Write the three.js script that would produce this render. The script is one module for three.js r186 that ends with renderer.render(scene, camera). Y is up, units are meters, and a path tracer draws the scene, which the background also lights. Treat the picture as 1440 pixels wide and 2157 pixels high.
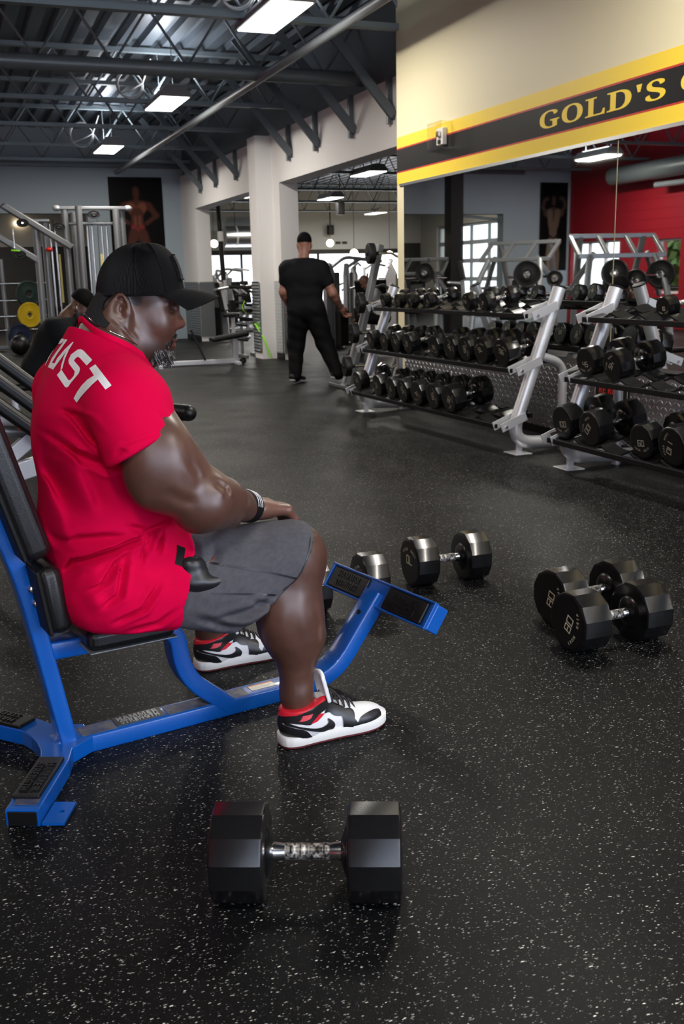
import * as THREE from 'three';
import { RoundedBoxGeometry } from 'three/addons/geometries/RoundedBoxGeometry.js';
import { mergeGeometries, mergeVertices, toCreasedNormals } from 'three/addons/utils/BufferGeometryUtils.js';
import { TessellateModifier } from 'three/addons/modifiers/TessellateModifier.js';
import { FontLoader } from 'three/addons/loaders/FontLoader.js';
import { TextGeometry } from 'three/addons/geometries/TextGeometry.js';
import { ImprovedNoise } from 'three/addons/math/ImprovedNoise.js';
import { RectAreaLightUniformsLib } from 'three/addons/lights/RectAreaLightUniformsLib.js';
RectAreaLightUniformsLib.init();

// ---------------------------------------------------------------- camera, sky, large lights, exposure
const scene = new THREE.Scene();
const FPX = 2097, W = 1440, H = 2157;
const camera = new THREE.PerspectiveCamera(2 * Math.atan(H / 2 / FPX) * 180 / Math.PI, W / H, 0.05, 200);
camera.filmGauge = 36 * W / H;
camera.position.set(0, 1.28, 0);
{
  const yaw = -20.815 * Math.PI / 180, pitch = -13.324 * Math.PI / 180, roll = -0.022;
  camera.quaternion.setFromEuler(new THREE.Euler(pitch, yaw, roll, 'YXZ'));
}
camera.focus = 2.75; camera.userData.fStop = 5.6;
const renderer = new THREE.WebGLRenderer({ antialias: true });
renderer.setSize(W, H);
renderer.toneMapping = THREE.LinearToneMapping;
renderer.toneMappingExposure = 1.45;
renderer.shadowMap.enabled = true;
scene.background = new THREE.Color(0.86, 0.93, 1.0);
scene.backgroundIntensity = 2.0;
const LAMP_DOWN = 46, LAMP_UP = 30, WINDOW_IN = 1.7, WINDOW_SIDE = 7;
function areaLight(name, w, h, color, power, pos, target) {
  const l = new THREE.RectAreaLight(color, power, w, h);
  l.name = name; l.position.set(...pos); l.lookAt(...target); scene.add(l); return l;
}
// daylight through the shop-front windows behind the photographer and along the left side
areaLight('daylight_front', 7.2, 3.6, 0xcbdaff, WINDOW_IN, [.65, 2.35, 5.85], [.65, 2.35, 0]);
areaLight('daylight_right', 3.6, 2.7, 0xdfe8ff, WINDOW_SIDE, [4.32, 1.75, 3.4], [0, 1.5, 3.2]);
areaLight('daylight_hall', 13.0, 2.0, 0xf3f6ff, 3.0, [11.5, 1.2, -35.8], [11.5, 1.0, -20]);

// ---------------------------------------------------------------- helpers
const V = (x, y, z) => new THREE.Vector3(x, y, z);
const rng = (s) => () => { s = (s + 0x6d2b79f5) | 0; let t = Math.imul(s ^ (s >>> 15), 1 | s); t = (t + Math.imul(t ^ (t >>> 7), 61 | t)) ^ t; return ((t ^ (t >>> 14)) >>> 0) / 4294967296; };
const clamp = (x, a = 0, b = 1) => Math.min(b, Math.max(a, x)), mix = (a, b, t) => a + (b - a) * t;
const sstep = (a, b, x) => { const t = clamp((x - a) / (b - a)); return t * t * (3 - 2 * t); };
const perlin = new ImprovedNoise();
const used = {};
function numbered(n) { used[n] = (used[n] ?? -1) + 1; return used[n] ? n + '_' + String(used[n]).padStart(3, '0') : n; }
function thing(name, label, category, [x, y, z] = [0, 0, 0], turn = 0, group) {
  const o = new THREE.Group(); o.name = numbered(name); scene.add(o);
  o.position.set(x, y, z); o.rotation.y = turn; o.userData = { label, category };
  if (group) o.userData.group = group;
  return o;
}
function obj(name, geo, mat, parent = scene) {
  const g = Array.isArray(geo) ? mergeAll(geo) : geo;
  const m = new THREE.Mesh(g, mat); m.name = parent === scene ? numbered(name) : name;
  m.castShadow = m.receiveShadow = true; parent.add(m); return m;
}
function tag(o, label, category, group) { o.userData = { label, category }; if (group) o.userData.group = group; return o; }
function struct(name, geo, mat, parent = scene) { const m = obj(name, geo, mat, parent); if (parent === scene) m.userData.kind = 'structure'; return m; }
function mergeAll(list) {
  const hasUv = list.every((g) => g.attributes.uv), idx = list.every((g) => g.index);
  list = list.map((g) => {
    g = idx ? g : (g.index ? g.toNonIndexed() : g);
    for (const k of Object.keys(g.attributes)) if (!['position', 'normal', ...(hasUv ? ['uv'] : [])].includes(k)) g.deleteAttribute(k);
    return g;
  });
  return list.length === 1 ? list[0] : mergeGeometries(list);
}
const tf = (g, { p = [0, 0, 0], r = [0, 0, 0], s = [1, 1, 1] }) => { g.applyMatrix4(new THREE.Matrix4().compose(V(...p), new THREE.Quaternion().setFromEuler(new THREE.Euler(...r)), V(...s))); return g; };
// box with uv in metres
function bx(w, h, d, x = 0, y = 0, z = 0) {
  const g = new THREE.BoxGeometry(w, h, d), uv = g.attributes.uv, p = g.attributes.position, n = g.attributes.normal;
  for (let i = 0; i < uv.count; i++) {
    const ax = Math.abs(n.getX(i)) > .5 ? 0 : Math.abs(n.getY(i)) > .5 ? 1 : 2;
    uv.setXY(i, ax === 0 ? p.getZ(i) + z : p.getX(i) + x, ax === 1 ? p.getZ(i) + z : p.getY(i) + y);
  }
  g.translate(x, y, z); return g;
}
const rb = (w, h, d, r = .006, seg = 2) => new RoundedBoxGeometry(w, h, d, seg, Math.min(r, w / 2 - 1e-4, h / 2 - 1e-4, d / 2 - 1e-4));
// a box, rounded, whose length runs from p to q; up keeps its height direction
function bar(p, q, w, h, r = .006, up = [0, 1, 0]) {
  const a = V(...p), b = V(...q), d = b.clone().sub(a), L = d.length(); d.normalize();
  let u = V(...up); if (Math.abs(u.dot(d)) > .99) u = V(1, 0, 0);
  const x = V().crossVectors(u, d).normalize(), y = V().crossVectors(d, x);
  const g = r > 0 ? rb(w, h, L, r, 1) : new THREE.BoxGeometry(w, h, L);
  g.applyMatrix4(new THREE.Matrix4().makeBasis(x, y, d).setPosition(a.add(b).multiplyScalar(.5))); return g;
}
// a cylinder from p to q
function rod(p, q, r, seg = 10, r2 = r) {
  const a = V(...p), b = V(...q), d = b.clone().sub(a), L = d.length();
  const g = new THREE.CylinderGeometry(r2, r, L, seg); g.applyQuaternion(new THREE.Quaternion().setFromUnitVectors(V(0, 1, 0), d.normalize()));
  g.translate((a.x + b.x) / 2, (a.y + b.y) / 2, (a.z + b.z) / 2); return g;
}
// points with rounded corners of radius rad
function filletPath(pts, rad, n = 6) {
  const P = pts.map((p) => V(...p)), out = [P[0]];
  for (let i = 1; i < P.length - 1; i++) {
    const r = Array.isArray(rad) ? rad[i - 1] : rad, a = P[i - 1].clone().sub(P[i]), b = P[i + 1].clone().sub(P[i]);
    const k = Math.min(r, a.length() * .49, b.length() * .49), s = P[i].clone().addScaledVector(a.normalize(), k), e = P[i].clone().addScaledVector(b.normalize(), k);
    for (let j = 0; j <= n; j++) { const t = j / n; out.push(s.clone().multiplyScalar((1 - t) * (1 - t)).addScaledVector(P[i], 2 * t * (1 - t)).addScaledVector(e, t * t)); }
  }
  out.push(P[P.length - 1]); return out;
}
// sweep a closed 2D profile [[a,b],...] along points; side is the direction of the profile's first axis
function sweep(pts, prof, side, caps = true) {
  const n = pts.length, m = prof.length, pos = [], idx = [], S0 = V(...side).normalize();
  for (let i = 0; i < n; i++) {
    const t = pts[Math.min(i + 1, n - 1)].clone().sub(pts[Math.max(i - 1, 0)]).normalize();
    const s = S0.clone().addScaledVector(t, -S0.dot(t)).normalize(), u = V().crossVectors(t, s);
    for (const [a, b] of prof) pos.push(pts[i].x + s.x * a + u.x * b, pts[i].y + s.y * a + u.y * b, pts[i].z + s.z * a + u.z * b);
  }
  for (let i = 0; i < n - 1; i++) for (let j = 0; j < m; j++) { const a = i * m + j, b = i * m + (j + 1) % m, c = a + m, d = b + m; idx.push(a, b, c, b, d, c); }
  if (caps) for (let j = 1; j < m - 1; j++) { idx.push(0, j + 1, j); const o = (n - 1) * m; idx.push(o, o + j, o + j + 1); }
  let g = new THREE.BufferGeometry(); g.setAttribute('position', new THREE.Float32BufferAttribute(pos, 3)); g.setIndex(idx);
  g = toCreasedNormals(g, .6); g.setAttribute('uv', new THREE.Float32BufferAttribute(new Float32Array(g.attributes.position.count * 2), 2)); return g;
}
const roundRect = (w, h, r, n = 3) => { const o = []; for (const [cx, cy, a0] of [[w / 2 - r, h / 2 - r, 0], [-w / 2 + r, h / 2 - r, 1], [-w / 2 + r, -h / 2 + r, 2], [w / 2 - r, -h / 2 + r, 3]]) for (let i = 0; i <= n; i++) { const a = (a0 + i / n) * Math.PI / 2; o.push([cx + r * Math.cos(a), cy + r * Math.sin(a)]); } return o; };
const circ = (r, n = 12) => Array.from({ length: n }, (_, i) => [r * Math.cos(i / n * 2 * Math.PI), r * Math.sin(i / n * 2 * Math.PI)]);
const pipe = (pts, r, rad = .08, side = [0, 0, 1], seg = 12) => sweep(rad ? filletPath(pts, rad) : pts.map((p) => V(...p)), circ(r, seg), side);
const tubeRect = (pts, w, h, rad, side = [0, 0, 1], r = .005) => sweep(rad ? filletPath(pts, rad, 10) : pts.map((p) => V(...p)), roundRect(w, h, r), side);
function lathe(pts, seg = 24) { const g = new THREE.LatheGeometry(pts.map(([a, b]) => new THREE.Vector2(a, b)), seg); return g; }
const font = await new FontLoader().loadAsync('fonts/droid/droid_sans_bold.typeface.json');
const serif = await new FontLoader().loadAsync('fonts/droid/droid_serif_bold.typeface.json');
function text3(str, size, depth, f = font, sx = 1) { const g = new TextGeometry(str, { font: f, size, depth, curveSegments: 4, bevelEnabled: false }); g.computeBoundingBox(); const b = g.boundingBox; g.translate(-(b.min.x + b.max.x) / 2, -(b.min.y + b.max.y) / 2, 0); g.scale(sx, 1, 1); return g; }

// ---- signed distance fields and their surface (surface nets)
const sphere = (c, r) => (x, y, z) => Math.hypot(x - c[0], y - c[1], z - c[2]) - r;
const ell = (c, r) => (x, y, z) => { const a = (x - c[0]) / r[0], b = (y - c[1]) / r[1], d = (z - c[2]) / r[2], k0 = Math.hypot(a, b, d), k1 = Math.hypot(a / r[0], b / r[1], d / r[2]); return k1 < 1e-9 ? -Math.min(...r) : k0 * (k0 - 1) / k1; };
function cap(a, b, ra, rbb = ra) {
  const bx_ = b[0] - a[0], by = b[1] - a[1], bz = b[2] - a[2], L = bx_ * bx_ + by * by + bz * bz || 1e-9;
  return (x, y, z) => { const px = x - a[0], py = y - a[1], pz = z - a[2], t = clamp((px * bx_ + py * by + pz * bz) / L); return Math.hypot(px - bx_ * t, py - by * t, pz - bz * t) - (ra + (rbb - ra) * t); };
}
// ellipsoid turned about z (the sideways axis) by angle
const ellT = (c, r, an) => { const e = ell([0, 0, 0], r), co = Math.cos(an), si = Math.sin(an); return (x, y, z) => { const dx = x - c[0], dy = y - c[1]; return e(dx * co + dy * si, -dx * si + dy * co, z - c[2]); }; };
const smin = (a, b, k) => { const h = Math.max(k - Math.abs(a - b), 0) / k; return Math.min(a, b) - h * h * k * .25; };
const smax = (a, b, k) => -smin(-a, -b, k);
const union = (k, ...f) => (x, y, z) => { let d = f[0](x, y, z); for (let i = 1; i < f.length; i++) d = smin(d, f[i](x, y, z), k); return d; };
function surface(f, lo, hi, h, refine = 2) {
  const nx = Math.ceil((hi[0] - lo[0]) / h) + 1, ny = Math.ceil((hi[1] - lo[1]) / h) + 1, nz = Math.ceil((hi[2] - lo[2]) / h) + 1;
  const F = new Float32Array(nx * ny * nz), id = (i, j, k) => (k * ny + j) * nx + i;
  // coarse skip: evaluate every 4th sample, fill the rest only near the surface
  const st = 4; F.fill(1e3);
  for (let k = 0; k < nz; k += st) for (let j = 0; j < ny; j += st) for (let i = 0; i < nx; i += st) {
    const v = f(lo[0] + (i + 1.5) * h, lo[1] + (j + 1.5) * h, lo[2] + (k + 1.5) * h), far = Math.abs(v) > h * 7;
    for (let c = k; c < Math.min(k + st, nz); c++) for (let b = j; b < Math.min(j + st, ny); b++) for (let a = i; a < Math.min(i + st, nx); a++)
      F[id(a, b, c)] = far ? v : f(lo[0] + a * h, lo[1] + b * h, lo[2] + c * h);
  }
  const vid = new Int32Array(nx * ny * nz).fill(-1), pos = [], idx = [];
  for (let k = 0; k < nz - 1; k++) for (let j = 0; j < ny - 1; j++) for (let i = 0; i < nx - 1; i++) {
    let mask = 0, sx = 0, sy = 0, sz = 0, n = 0; const c = [];
    for (let q = 0; q < 8; q++) { const v = F[id(i + (q & 1), j + (q >> 1 & 1), k + (q >> 2))]; c.push(v); if (v < 0) mask |= 1 << q; }
    if (mask === 0 || mask === 255) continue;
    for (const [a, b] of EDGES) if ((c[a] < 0) !== (c[b] < 0)) { const t = c[a] / (c[a] - c[b]); sx += (a & 1) + ((b & 1) - (a & 1)) * t; sy += (a >> 1 & 1) + ((b >> 1 & 1) - (a >> 1 & 1)) * t; sz += (a >> 2) + ((b >> 2) - (a >> 2)) * t; n++; }
    vid[id(i, j, k)] = pos.length / 3; pos.push(lo[0] + (i + sx / n) * h, lo[1] + (j + sy / n) * h, lo[2] + (k + sz / n) * h);
  }
  const quad = (a, b, c, d, flip) => { if (a < 0 || b < 0 || c < 0 || d < 0) return; flip ? idx.push(a, c, b, a, d, c) : idx.push(a, b, c, a, c, d); };
  for (let k = 1; k < nz - 1; k++) for (let j = 1; j < ny - 1; j++) for (let i = 1; i < nx - 1; i++) {
    const s = F[id(i, j, k)] < 0;
    if (s !== F[id(i + 1, j, k)] < 0) quad(vid[id(i, j - 1, k - 1)], vid[id(i, j, k - 1)], vid[id(i, j, k)], vid[id(i, j - 1, k)], !s);
    if (s !== F[id(i, j + 1, k)] < 0) quad(vid[id(i - 1, j, k - 1)], vid[id(i - 1, j, k)], vid[id(i, j, k)], vid[id(i, j, k - 1)], !s);
    if (s !== F[id(i, j, k + 1)] < 0) quad(vid[id(i - 1, j - 1, k)], vid[id(i, j - 1, k)], vid[id(i, j, k)], vid[id(i - 1, j, k)], !s);
  }
  const nrm = new Float32Array(pos.length), e = h * .5;
  for (let v = 0; v < pos.length; v += 3) {
    let [x, y, z] = [pos[v], pos[v + 1], pos[v + 2]], g;
    for (let it = 0; it <= refine; it++) {
      g = [f(x + e, y, z) - f(x - e, y, z), f(x, y + e, z) - f(x, y - e, z), f(x, y, z + e) - f(x, y, z - e)];
      const l = Math.hypot(...g) || 1; if (it < refine) { const d = clamp(f(x, y, z) / Math.max(l / (2 * e), .4), -h * .6, h * .6) / l; x -= g[0] * d; y -= g[1] * d; z -= g[2] * d; } g = g.map((q) => q / l);
    }
    pos[v] = x; pos[v + 1] = y; pos[v + 2] = z; nrm.set(g, v);
  }
  const geo = new THREE.BufferGeometry(); geo.setAttribute('position', new THREE.Float32BufferAttribute(pos, 3)); geo.setAttribute('normal', new THREE.BufferAttribute(nrm, 3)); geo.setIndex(idx);
  geo.setAttribute('uv', new THREE.Float32BufferAttribute(new Float32Array(pos.length / 3 * 2), 2)); return geo;
}
const EDGES = [[0, 1], [2, 3], [4, 5], [6, 7], [0, 2], [1, 3], [4, 6], [5, 7], [0, 4], [1, 5], [2, 6], [3, 7]];
function paint(geo, fn) { const p = geo.attributes.position, n = geo.attributes.normal, c = new Float32Array(p.count * 3); for (let i = 0; i < p.count; i++) c.set(fn(p.getX(i), p.getY(i), p.getZ(i), n.getX(i), n.getY(i), n.getZ(i)), i * 3); geo.setAttribute('color', new THREE.BufferAttribute(c, 3)); return geo; }
// lay flat geometry (in its xy plane) on the surface of f: from(u,v) gives a start point, dir the way to march
function wrapOn(geo, f, from, dir, lift, edge = .006, far = .6) {
  let g = new TessellateModifier(edge, 7).modify(geo.index ? geo.toNonIndexed() : geo);
  g = mergeVertices(new THREE.BufferGeometry().setAttribute('position', g.attributes.position), 1e-6);
  const p = g.attributes.position, n = new Float32Array(p.count * 3), D = V(...dir).normalize();
  for (let i = 0; i < p.count; i++) {
    const q = V(...from(p.getX(i), p.getY(i))); let t = 0, best = 1e9, bt = 0, hit = false;
    for (let s = 0; s < 90 && t < far; s++) { const d = f(q.x + D.x * t, q.y + D.y * t, q.z + D.z * t) - lift; if (d < best) { best = d; bt = t; } if (d < 2e-4) { hit = true; break; } t += d * .8; }
    if (!hit) { t = bt; for (let s = 0; s < 12; s++) { const x = q.x + D.x * t, y = q.y + D.y * t, z = q.z + D.z * t, d = f(x, y, z) - lift; if (d < 2e-4) break; const e = .002, g = V(f(x + e, y, z) - f(x - e, y, z), f(x, y + e, z) - f(x, y - e, z), f(x, y, z + e) - f(x, y, z - e)).normalize(); q.addScaledVector(g, -d); } }
    const x = q.x + D.x * t, y = q.y + D.y * t, z = q.z + D.z * t, e = .003; p.setXYZ(i, x, y, z);
    const gx = f(x + e, y, z) - f(x - e, y, z), gy = f(x, y + e, z) - f(x, y - e, z), gz = f(x, y, z + e) - f(x, y, z - e), l = Math.hypot(gx, gy, gz) || 1; n.set([gx / l, gy / l, gz / l], i * 3);
  }
  g.setAttribute('normal', new THREE.BufferAttribute(n, 3)); g.setAttribute('uv', new THREE.BufferAttribute(new Float32Array(p.count * 2), 2)); return g;
}
function flatText(str, size, f = font, sx = 1) { const g = new THREE.ShapeGeometry(f.generateShapes(str, size), 4); g.computeBoundingBox(); const b = g.boundingBox; g.translate(-(b.min.x + b.max.x) / 2, -(b.min.y + b.max.y) / 2, 0); g.scale(sx, 1, 1); return g; }
const poly = (pts) => { const s = new THREE.Shape(); pts.forEach(([x, y], i) => i ? s.lineTo(x, y) : s.moveTo(x, y)); s.closePath(); return s; };
const smoothPoly = (pts, n = 6) => { const c = new THREE.CatmullRomCurve3(pts.map(([x, y]) => V(x, y, 0)), true, 'centripetal'); return poly(c.getPoints(pts.length * n).slice(0, -1).map((p) => [p.x, p.y])); };

// ---------------------------------------------------------------- textures and materials
function canvasTex(w, h, draw, { srgb = true, repeat } = {}) {
  const c = document.createElement('canvas'); c.width = w; c.height = h; draw(c.getContext('2d'), w, h);
  const t = new THREE.CanvasTexture(c); if (srgb) t.colorSpace = THREE.SRGBColorSpace; t.wrapS = t.wrapT = THREE.RepeatWrapping; if (repeat) t.repeat.set(...repeat); return t;
}
function noiseTex(n, fn, size, srgb = false) {   // fn(u,v) -> 0..1 or [r,g,b]; tile of `size` metres
  const d = new Uint8Array(n * n * 4);
  for (let j = 0; j < n; j++) for (let i = 0; i < n; i++) { let v = fn(i / n, j / n); if (!Array.isArray(v)) v = [v, v, v]; const o = (j * n + i) * 4; d[o] = clamp(v[0]) * 255; d[o + 1] = clamp(v[1]) * 255; d[o + 2] = clamp(v[2]) * 255; d[o + 3] = 255; }
  const t = new THREE.DataTexture(d, n, n); t.wrapS = t.wrapT = THREE.RepeatWrapping; t.magFilter = THREE.LinearFilter; t.minFilter = THREE.LinearFilter; if (srgb) t.colorSpace = THREE.SRGBColorSpace; t.repeat.set(1 / size, 1 / size); t.needsUpdate = true; return t;
}
// tiling value noise
const lat = (i, j, n, s) => { i = ((i % n) + n) % n; j = ((j % n) + n) % n; let h = (i * 374761393 + j * 668265263 + Math.round(s * 997) * 1274126177) | 0; h = Math.imul(h ^ (h >>> 13), 1274126177); return ((h ^ (h >>> 16)) >>> 0) / 2147483648 - 1; };
const tile = (u, v, f, s = 0) => { const n = Math.max(2, Math.round(f)), x = u * n, y = v * n, i = Math.floor(x), j = Math.floor(y), a = x - i, b = y - j, p = a * a * (3 - 2 * a), q = b * b * (3 - 2 * b); return mix(mix(lat(i, j, n, s), lat(i + 1, j, n, s), p), mix(lat(i, j + 1, n, s), lat(i + 1, j + 1, n, s), p), q); };
const std = (o) => new THREE.MeshStandardMaterial(o), phys = (o) => new THREE.MeshPhysicalMaterial(o);
const lin = (r, g, b) => new THREE.Color().setRGB(r, g, b);
const speckle = canvasTex(2048, 2048, (x, w) => {
  x.fillStyle = '#0f1011'; x.fillRect(0, 0, w, w); const r = rng(11);
  const draw = (px, py, s, a0, col) => { for (const ox of [0, -w, w]) for (const oy of [0, -w, w]) { if (px + ox < -20 || px + ox > w + 20 || py + oy < -20 || py + oy > w + 20) continue; x.fillStyle = col; x.beginPath(); const n = 5 + (a0 * 3 | 0); for (let i = 0; i < n; i++) { const a = a0 + i / n * 6.283, q = s * (.55 + .6 * ((i * 7.3 + a0 * 5) % 1)); x.lineTo(px + ox + Math.cos(a) * q * (1 + .6 * a0 % .8), py + oy + Math.sin(a) * q * .7); } x.fill(); } };
  for (let i = 0; i < 26000; i++) { const g = 10 + r() * 22 | 0; draw(r() * w, r() * w, 1 + r() * 3, r() * 6, `rgb(${g},${g},${g + 1})`); }
  for (let i = 0; i < 29000; i++) { const k = r(), s = .55 + 2.5 * k * k * k + r() * .9, b = 130 + r() * 125 | 0; draw(r() * w, r() * w, s, r() * 6, `rgba(${b},${b * .985 | 0},${b * .93 | 0},${.5 + .5 * r()})`); }
}, { repeat: [1 / 1.7, 1 / 1.7] });
const rubberBump = noiseTex(512, (() => { const r = rng(5); return () => r(); })(), .7);
const rubberRough = noiseTex(512, (u, v) => .46 + .04 * tile(u, v, 5, 1) + .04 * tile(u, v, 17, 2), 4.3);
const leatherBump = noiseTex(512, (u, v) => .45 + .55 * Math.abs(tile(u, v, 44, 3)) + .3 * tile(u, v, 97, 4), .16);
const grainBump = noiseTex(512, (() => { const r = rng(9); return () => .5 + .5 * (r() - .5); })(), .08);
const M = {
  floor: phys({ color: 0xffffff, map: speckle, roughnessMap: rubberRough, roughness: 1, specularIntensity: .17, bumpMap: rubberBump, bumpScale: .0004 }),
  floorFar: phys({ color: lin(.012, .012, .0125), roughness: .45, specularIntensity: .22 }),
  white: std({ color: lin(.80, .79, .775), roughness: .8 }), grey: std({ color: lin(.33, .36, .38), roughness: .8 }), blueGrey: std({ color: lin(.36, .43, .48), roughness: .8 }),
  cream: std({ color: lin(.72, .66, .44), roughness: .55 }), yellow: std({ color: lin(.86, .62, .03), roughness: .5 }), black: phys({ color: lin(.006, .006, .0065), roughness: .5, specularIntensity: .35 }), redLine: std({ color: lin(.5, .02, .01), roughness: .5 }),
  red: std({ color: lin(.36, .008, .02), roughness: .5 }), beige: std({ color: lin(.5, .47, .42), roughness: .8 }), dark: phys({ color: lin(.010, .010, .0105), roughness: .5, specularIntensity: .6 }), darkWall: std({ color: lin(.035, .03, .025), roughness: .5 }),
  deck: std({ color: lin(.095, .115, .135), roughness: .42, metalness: .35 }), steel: std({ color: lin(.12, .14, .155), roughness: .45, metalness: .3 }), chord: std({ color: lin(.20, .24, .26), roughness: .45, metalness: .3 }),
  pipe: std({ color: lin(.16, .18, .19), roughness: .4, metalness: .2 }), conduit: std({ color: lin(.24, .27, .29), roughness: .4 }), cableWhite: std({ color: lin(.6, .6, .6), roughness: .5 }),
  mirror: std({ color: lin(.8, .83, .82), roughness: .015, metalness: 1 }), alu: std({ color: lin(.6, .62, .63), roughness: .3, metalness: 1 }),
  glass: phys({ color: 0xffffff, transmission: 1, thickness: 0, roughness: .02, ior: 1.5 }), clear: phys({ color: 0xffffff, transmission: 1, thickness: 0, roughness: .03, ior: 1.4 }),
  silver: std({ color: lin(.60, .61, .63), roughness: .34, metalness: .45 }), silverDark: std({ color: lin(.2, .21, .22), roughness: .38, metalness: .5 }),
  blue: phys({ color: lin(0, .085, .40), roughness: .34, clearcoat: .6, clearcoatRoughness: .15 }),
  vinyl: phys({ color: lin(.005, .005, .0055), roughness: .40, bumpMap: leatherBump, bumpScale: .00018, specularIntensity: 1 }), vinylFar: phys({ color: lin(.005, .005, .0055), roughness: .4, specularIntensity: .7 }),
  urethane: phys({ color: lin(.005, .005, .0055), roughness: .26, clearcoat: .3, clearcoatRoughness: .12 }),
  chrome: std({ color: lin(.72, .71, .7), roughness: .14, metalness: 1 }), knurl: std({ color: 0xffffff, map: noiseTex(256, (u, v) => { const n = .62 + .35 * tile(u, v, 14, 7) + .35 * tile(u, v, 41, 8); return [n, n * .98, n * .95]; }, .12, true), roughness: .34, metalness: .85, bumpMap: grainBump, bumpScale: .0012 }),
  saddle: phys({ color: lin(.012, .012, .0125), roughness: .28 }), machine: std({ color: lin(.30, .31, .32), roughness: .36, metalness: .5 }),
  rubberPad: phys({ color: lin(.007, .007, .0075), roughness: .42, specularIntensity: .8 }), bolt: std({ color: lin(.7, .68, .65), roughness: .25, metalness: 1 }),
  plateYellow: std({ color: lin(.75, .5, .01), roughness: .45 }), lime: std({ color: lin(.28, .8, .02), roughness: .5 }),
  lampGlow: std({ color: 0xffffff, emissive: lin(1, .98, .94), emissiveIntensity: 6 }), bulbGlow: std({ color: 0xffffff, emissive: lin(1, .82, .55), emissiveIntensity: 5 }),
  housing: std({ color: lin(.3, .3, .31), roughness: .5 }), paper: std({ color: lin(.75, .74, .7), roughness: .7 }), orange: std({ color: lin(.7, .22, .03), roughness: .6 }),
  leaf: std({ color: lin(.11, .2, .05), roughness: .7, side: THREE.DoubleSide }), bark: std({ color: lin(.08, .06, .045), roughness: .9 }), asphalt: std({ color: lin(.3, .3, .29), roughness: .9 }),
};
function boxUV(g) { const p = g.attributes.position, n = g.attributes.normal, uv = new Float32Array(p.count * 2); for (let i = 0; i < p.count; i++) { const a = Math.abs(n.getX(i)), b = Math.abs(n.getY(i)), c = Math.abs(n.getZ(i)); uv[i * 2] = a > b && a > c ? p.getZ(i) : p.getX(i); uv[i * 2 + 1] = b >= a && b >= c ? p.getZ(i) : p.getY(i); } g.setAttribute('uv', new THREE.BufferAttribute(uv, 2)); return g; }
// ---------------------------------------------------------------- the room
const XL = -6, XM = 4.4, XW = 4.9, ZB = -22.3, ZF = 6, DECK = 4.36;
struct('floor', bx(11.0, .12, 28.3, -.5, -.06, -8.15), M.floor);
struct('floor', bx(25.2, .12, 14.2, 6.4, -.06, -29.4), M.floorFar);
struct('floor', bx(14, .12, 14.5, 12, -.06, -15.05), M.floorFar);
// corrugated steel deck: one sheet over both rooms, ribs along z, each rib real
{
  const s = [], p = .3, top = [], n = Math.ceil((19.2 - -6.2) / p);
  for (let i = 0; i <= n; i++) { const x = -6.2 + i * p; top.push([x, 0], [x + .09, 0], [x + .12, .075], [x + .21, .075], [x + .24, 0]); }
  const sh = new THREE.Shape(); top.forEach(([a, b], i) => i ? sh.lineTo(a, b) : sh.moveTo(a, b)); sh.lineTo(top[top.length - 1][0], .16); sh.lineTo(-6.2, .16); sh.closePath();
  const g = new THREE.ExtrudeGeometry(sh, { depth: 42.8, bevelEnabled: false }); g.translate(0, DECK, -36.6);
  struct('ceiling', g, M.deck);
}
// long wall with two wide openings towards the next hall (lintel, piers and column are one painted wall)
{
  const T = .3, w = thing('wall_right', 'x', 'x'); w.userData = { kind: 'structure' };
  const seg = (z0, z1, y0, y1, name = 'wall_section') => obj(name, bx(T, y1 - y0, z1 - z0, XW + T / 2, (y0 + y1) / 2, (z0 + z1) / 2), M.white, w);
  seg(ZB, -21.0, 0, 2.7); seg(-16.9, -15.3, 0, 2.7); seg(ZB, -9.4, 2.7, 3.44, 'lintel');
  obj('column', bx(.26, 3.42, .42, XW - .13, 1.71, -15.86), M.white, w);
  // ribbed steel wainscot round the pier, each sheet of ribs
  const rib = (x, z0, z1, y0 = .1, y1 = 1.2) => { const n = 22, pr = []; for (let i = 0; i <= n; i++) { const y = mix(y0, y1, i / n); pr.push([0, y], [-.012, y + (y1 - y0) / n * .5]); } const s = new THREE.Shape(); s.moveTo(.01, y0); pr.forEach((q) => s.lineTo(...q)); s.lineTo(.01, y1); s.closePath(); const g = new THREE.ExtrudeGeometry(s, { depth: z1 - z0, bevelEnabled: false }); g.translate(x, 0, z0); return g; };
  const dw = obj('wainscot', rib(XW - .02, -16.9, -15.3), M.alu, w); obj('wainscot', rib(XW - .275, -16.07, -15.65), M.alu, w);
  obj('wainscot', rib(XW - .02, ZB, -21.0), M.silverDark, w);
  const jm = rib(0, -.15, .15); jm.rotateY(-Math.PI / 2); jm.translate(XW + .15, 0, -15.285); obj('wainscot', jm, M.alu, w);
  const jn = rib(0, -.15, .15); jn.rotateY(-Math.PI / 2); jn.translate(XW + .15, 0, -20.985); obj('wainscot', jn, M.silverDark, w);
}
struct('trim_1', bx(.02, .1, 1.62, XW - .01, .05, -16.1), M.black); struct('trim_2', bx(.02, .1, 1.3, XW - .01, .05, -21.65), M.black);
// dark steel girder along the wall head
struct('beam', bx(.22, .9, 13.2, XW + .16, 3.89, -15.6), M.steel);
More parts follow.
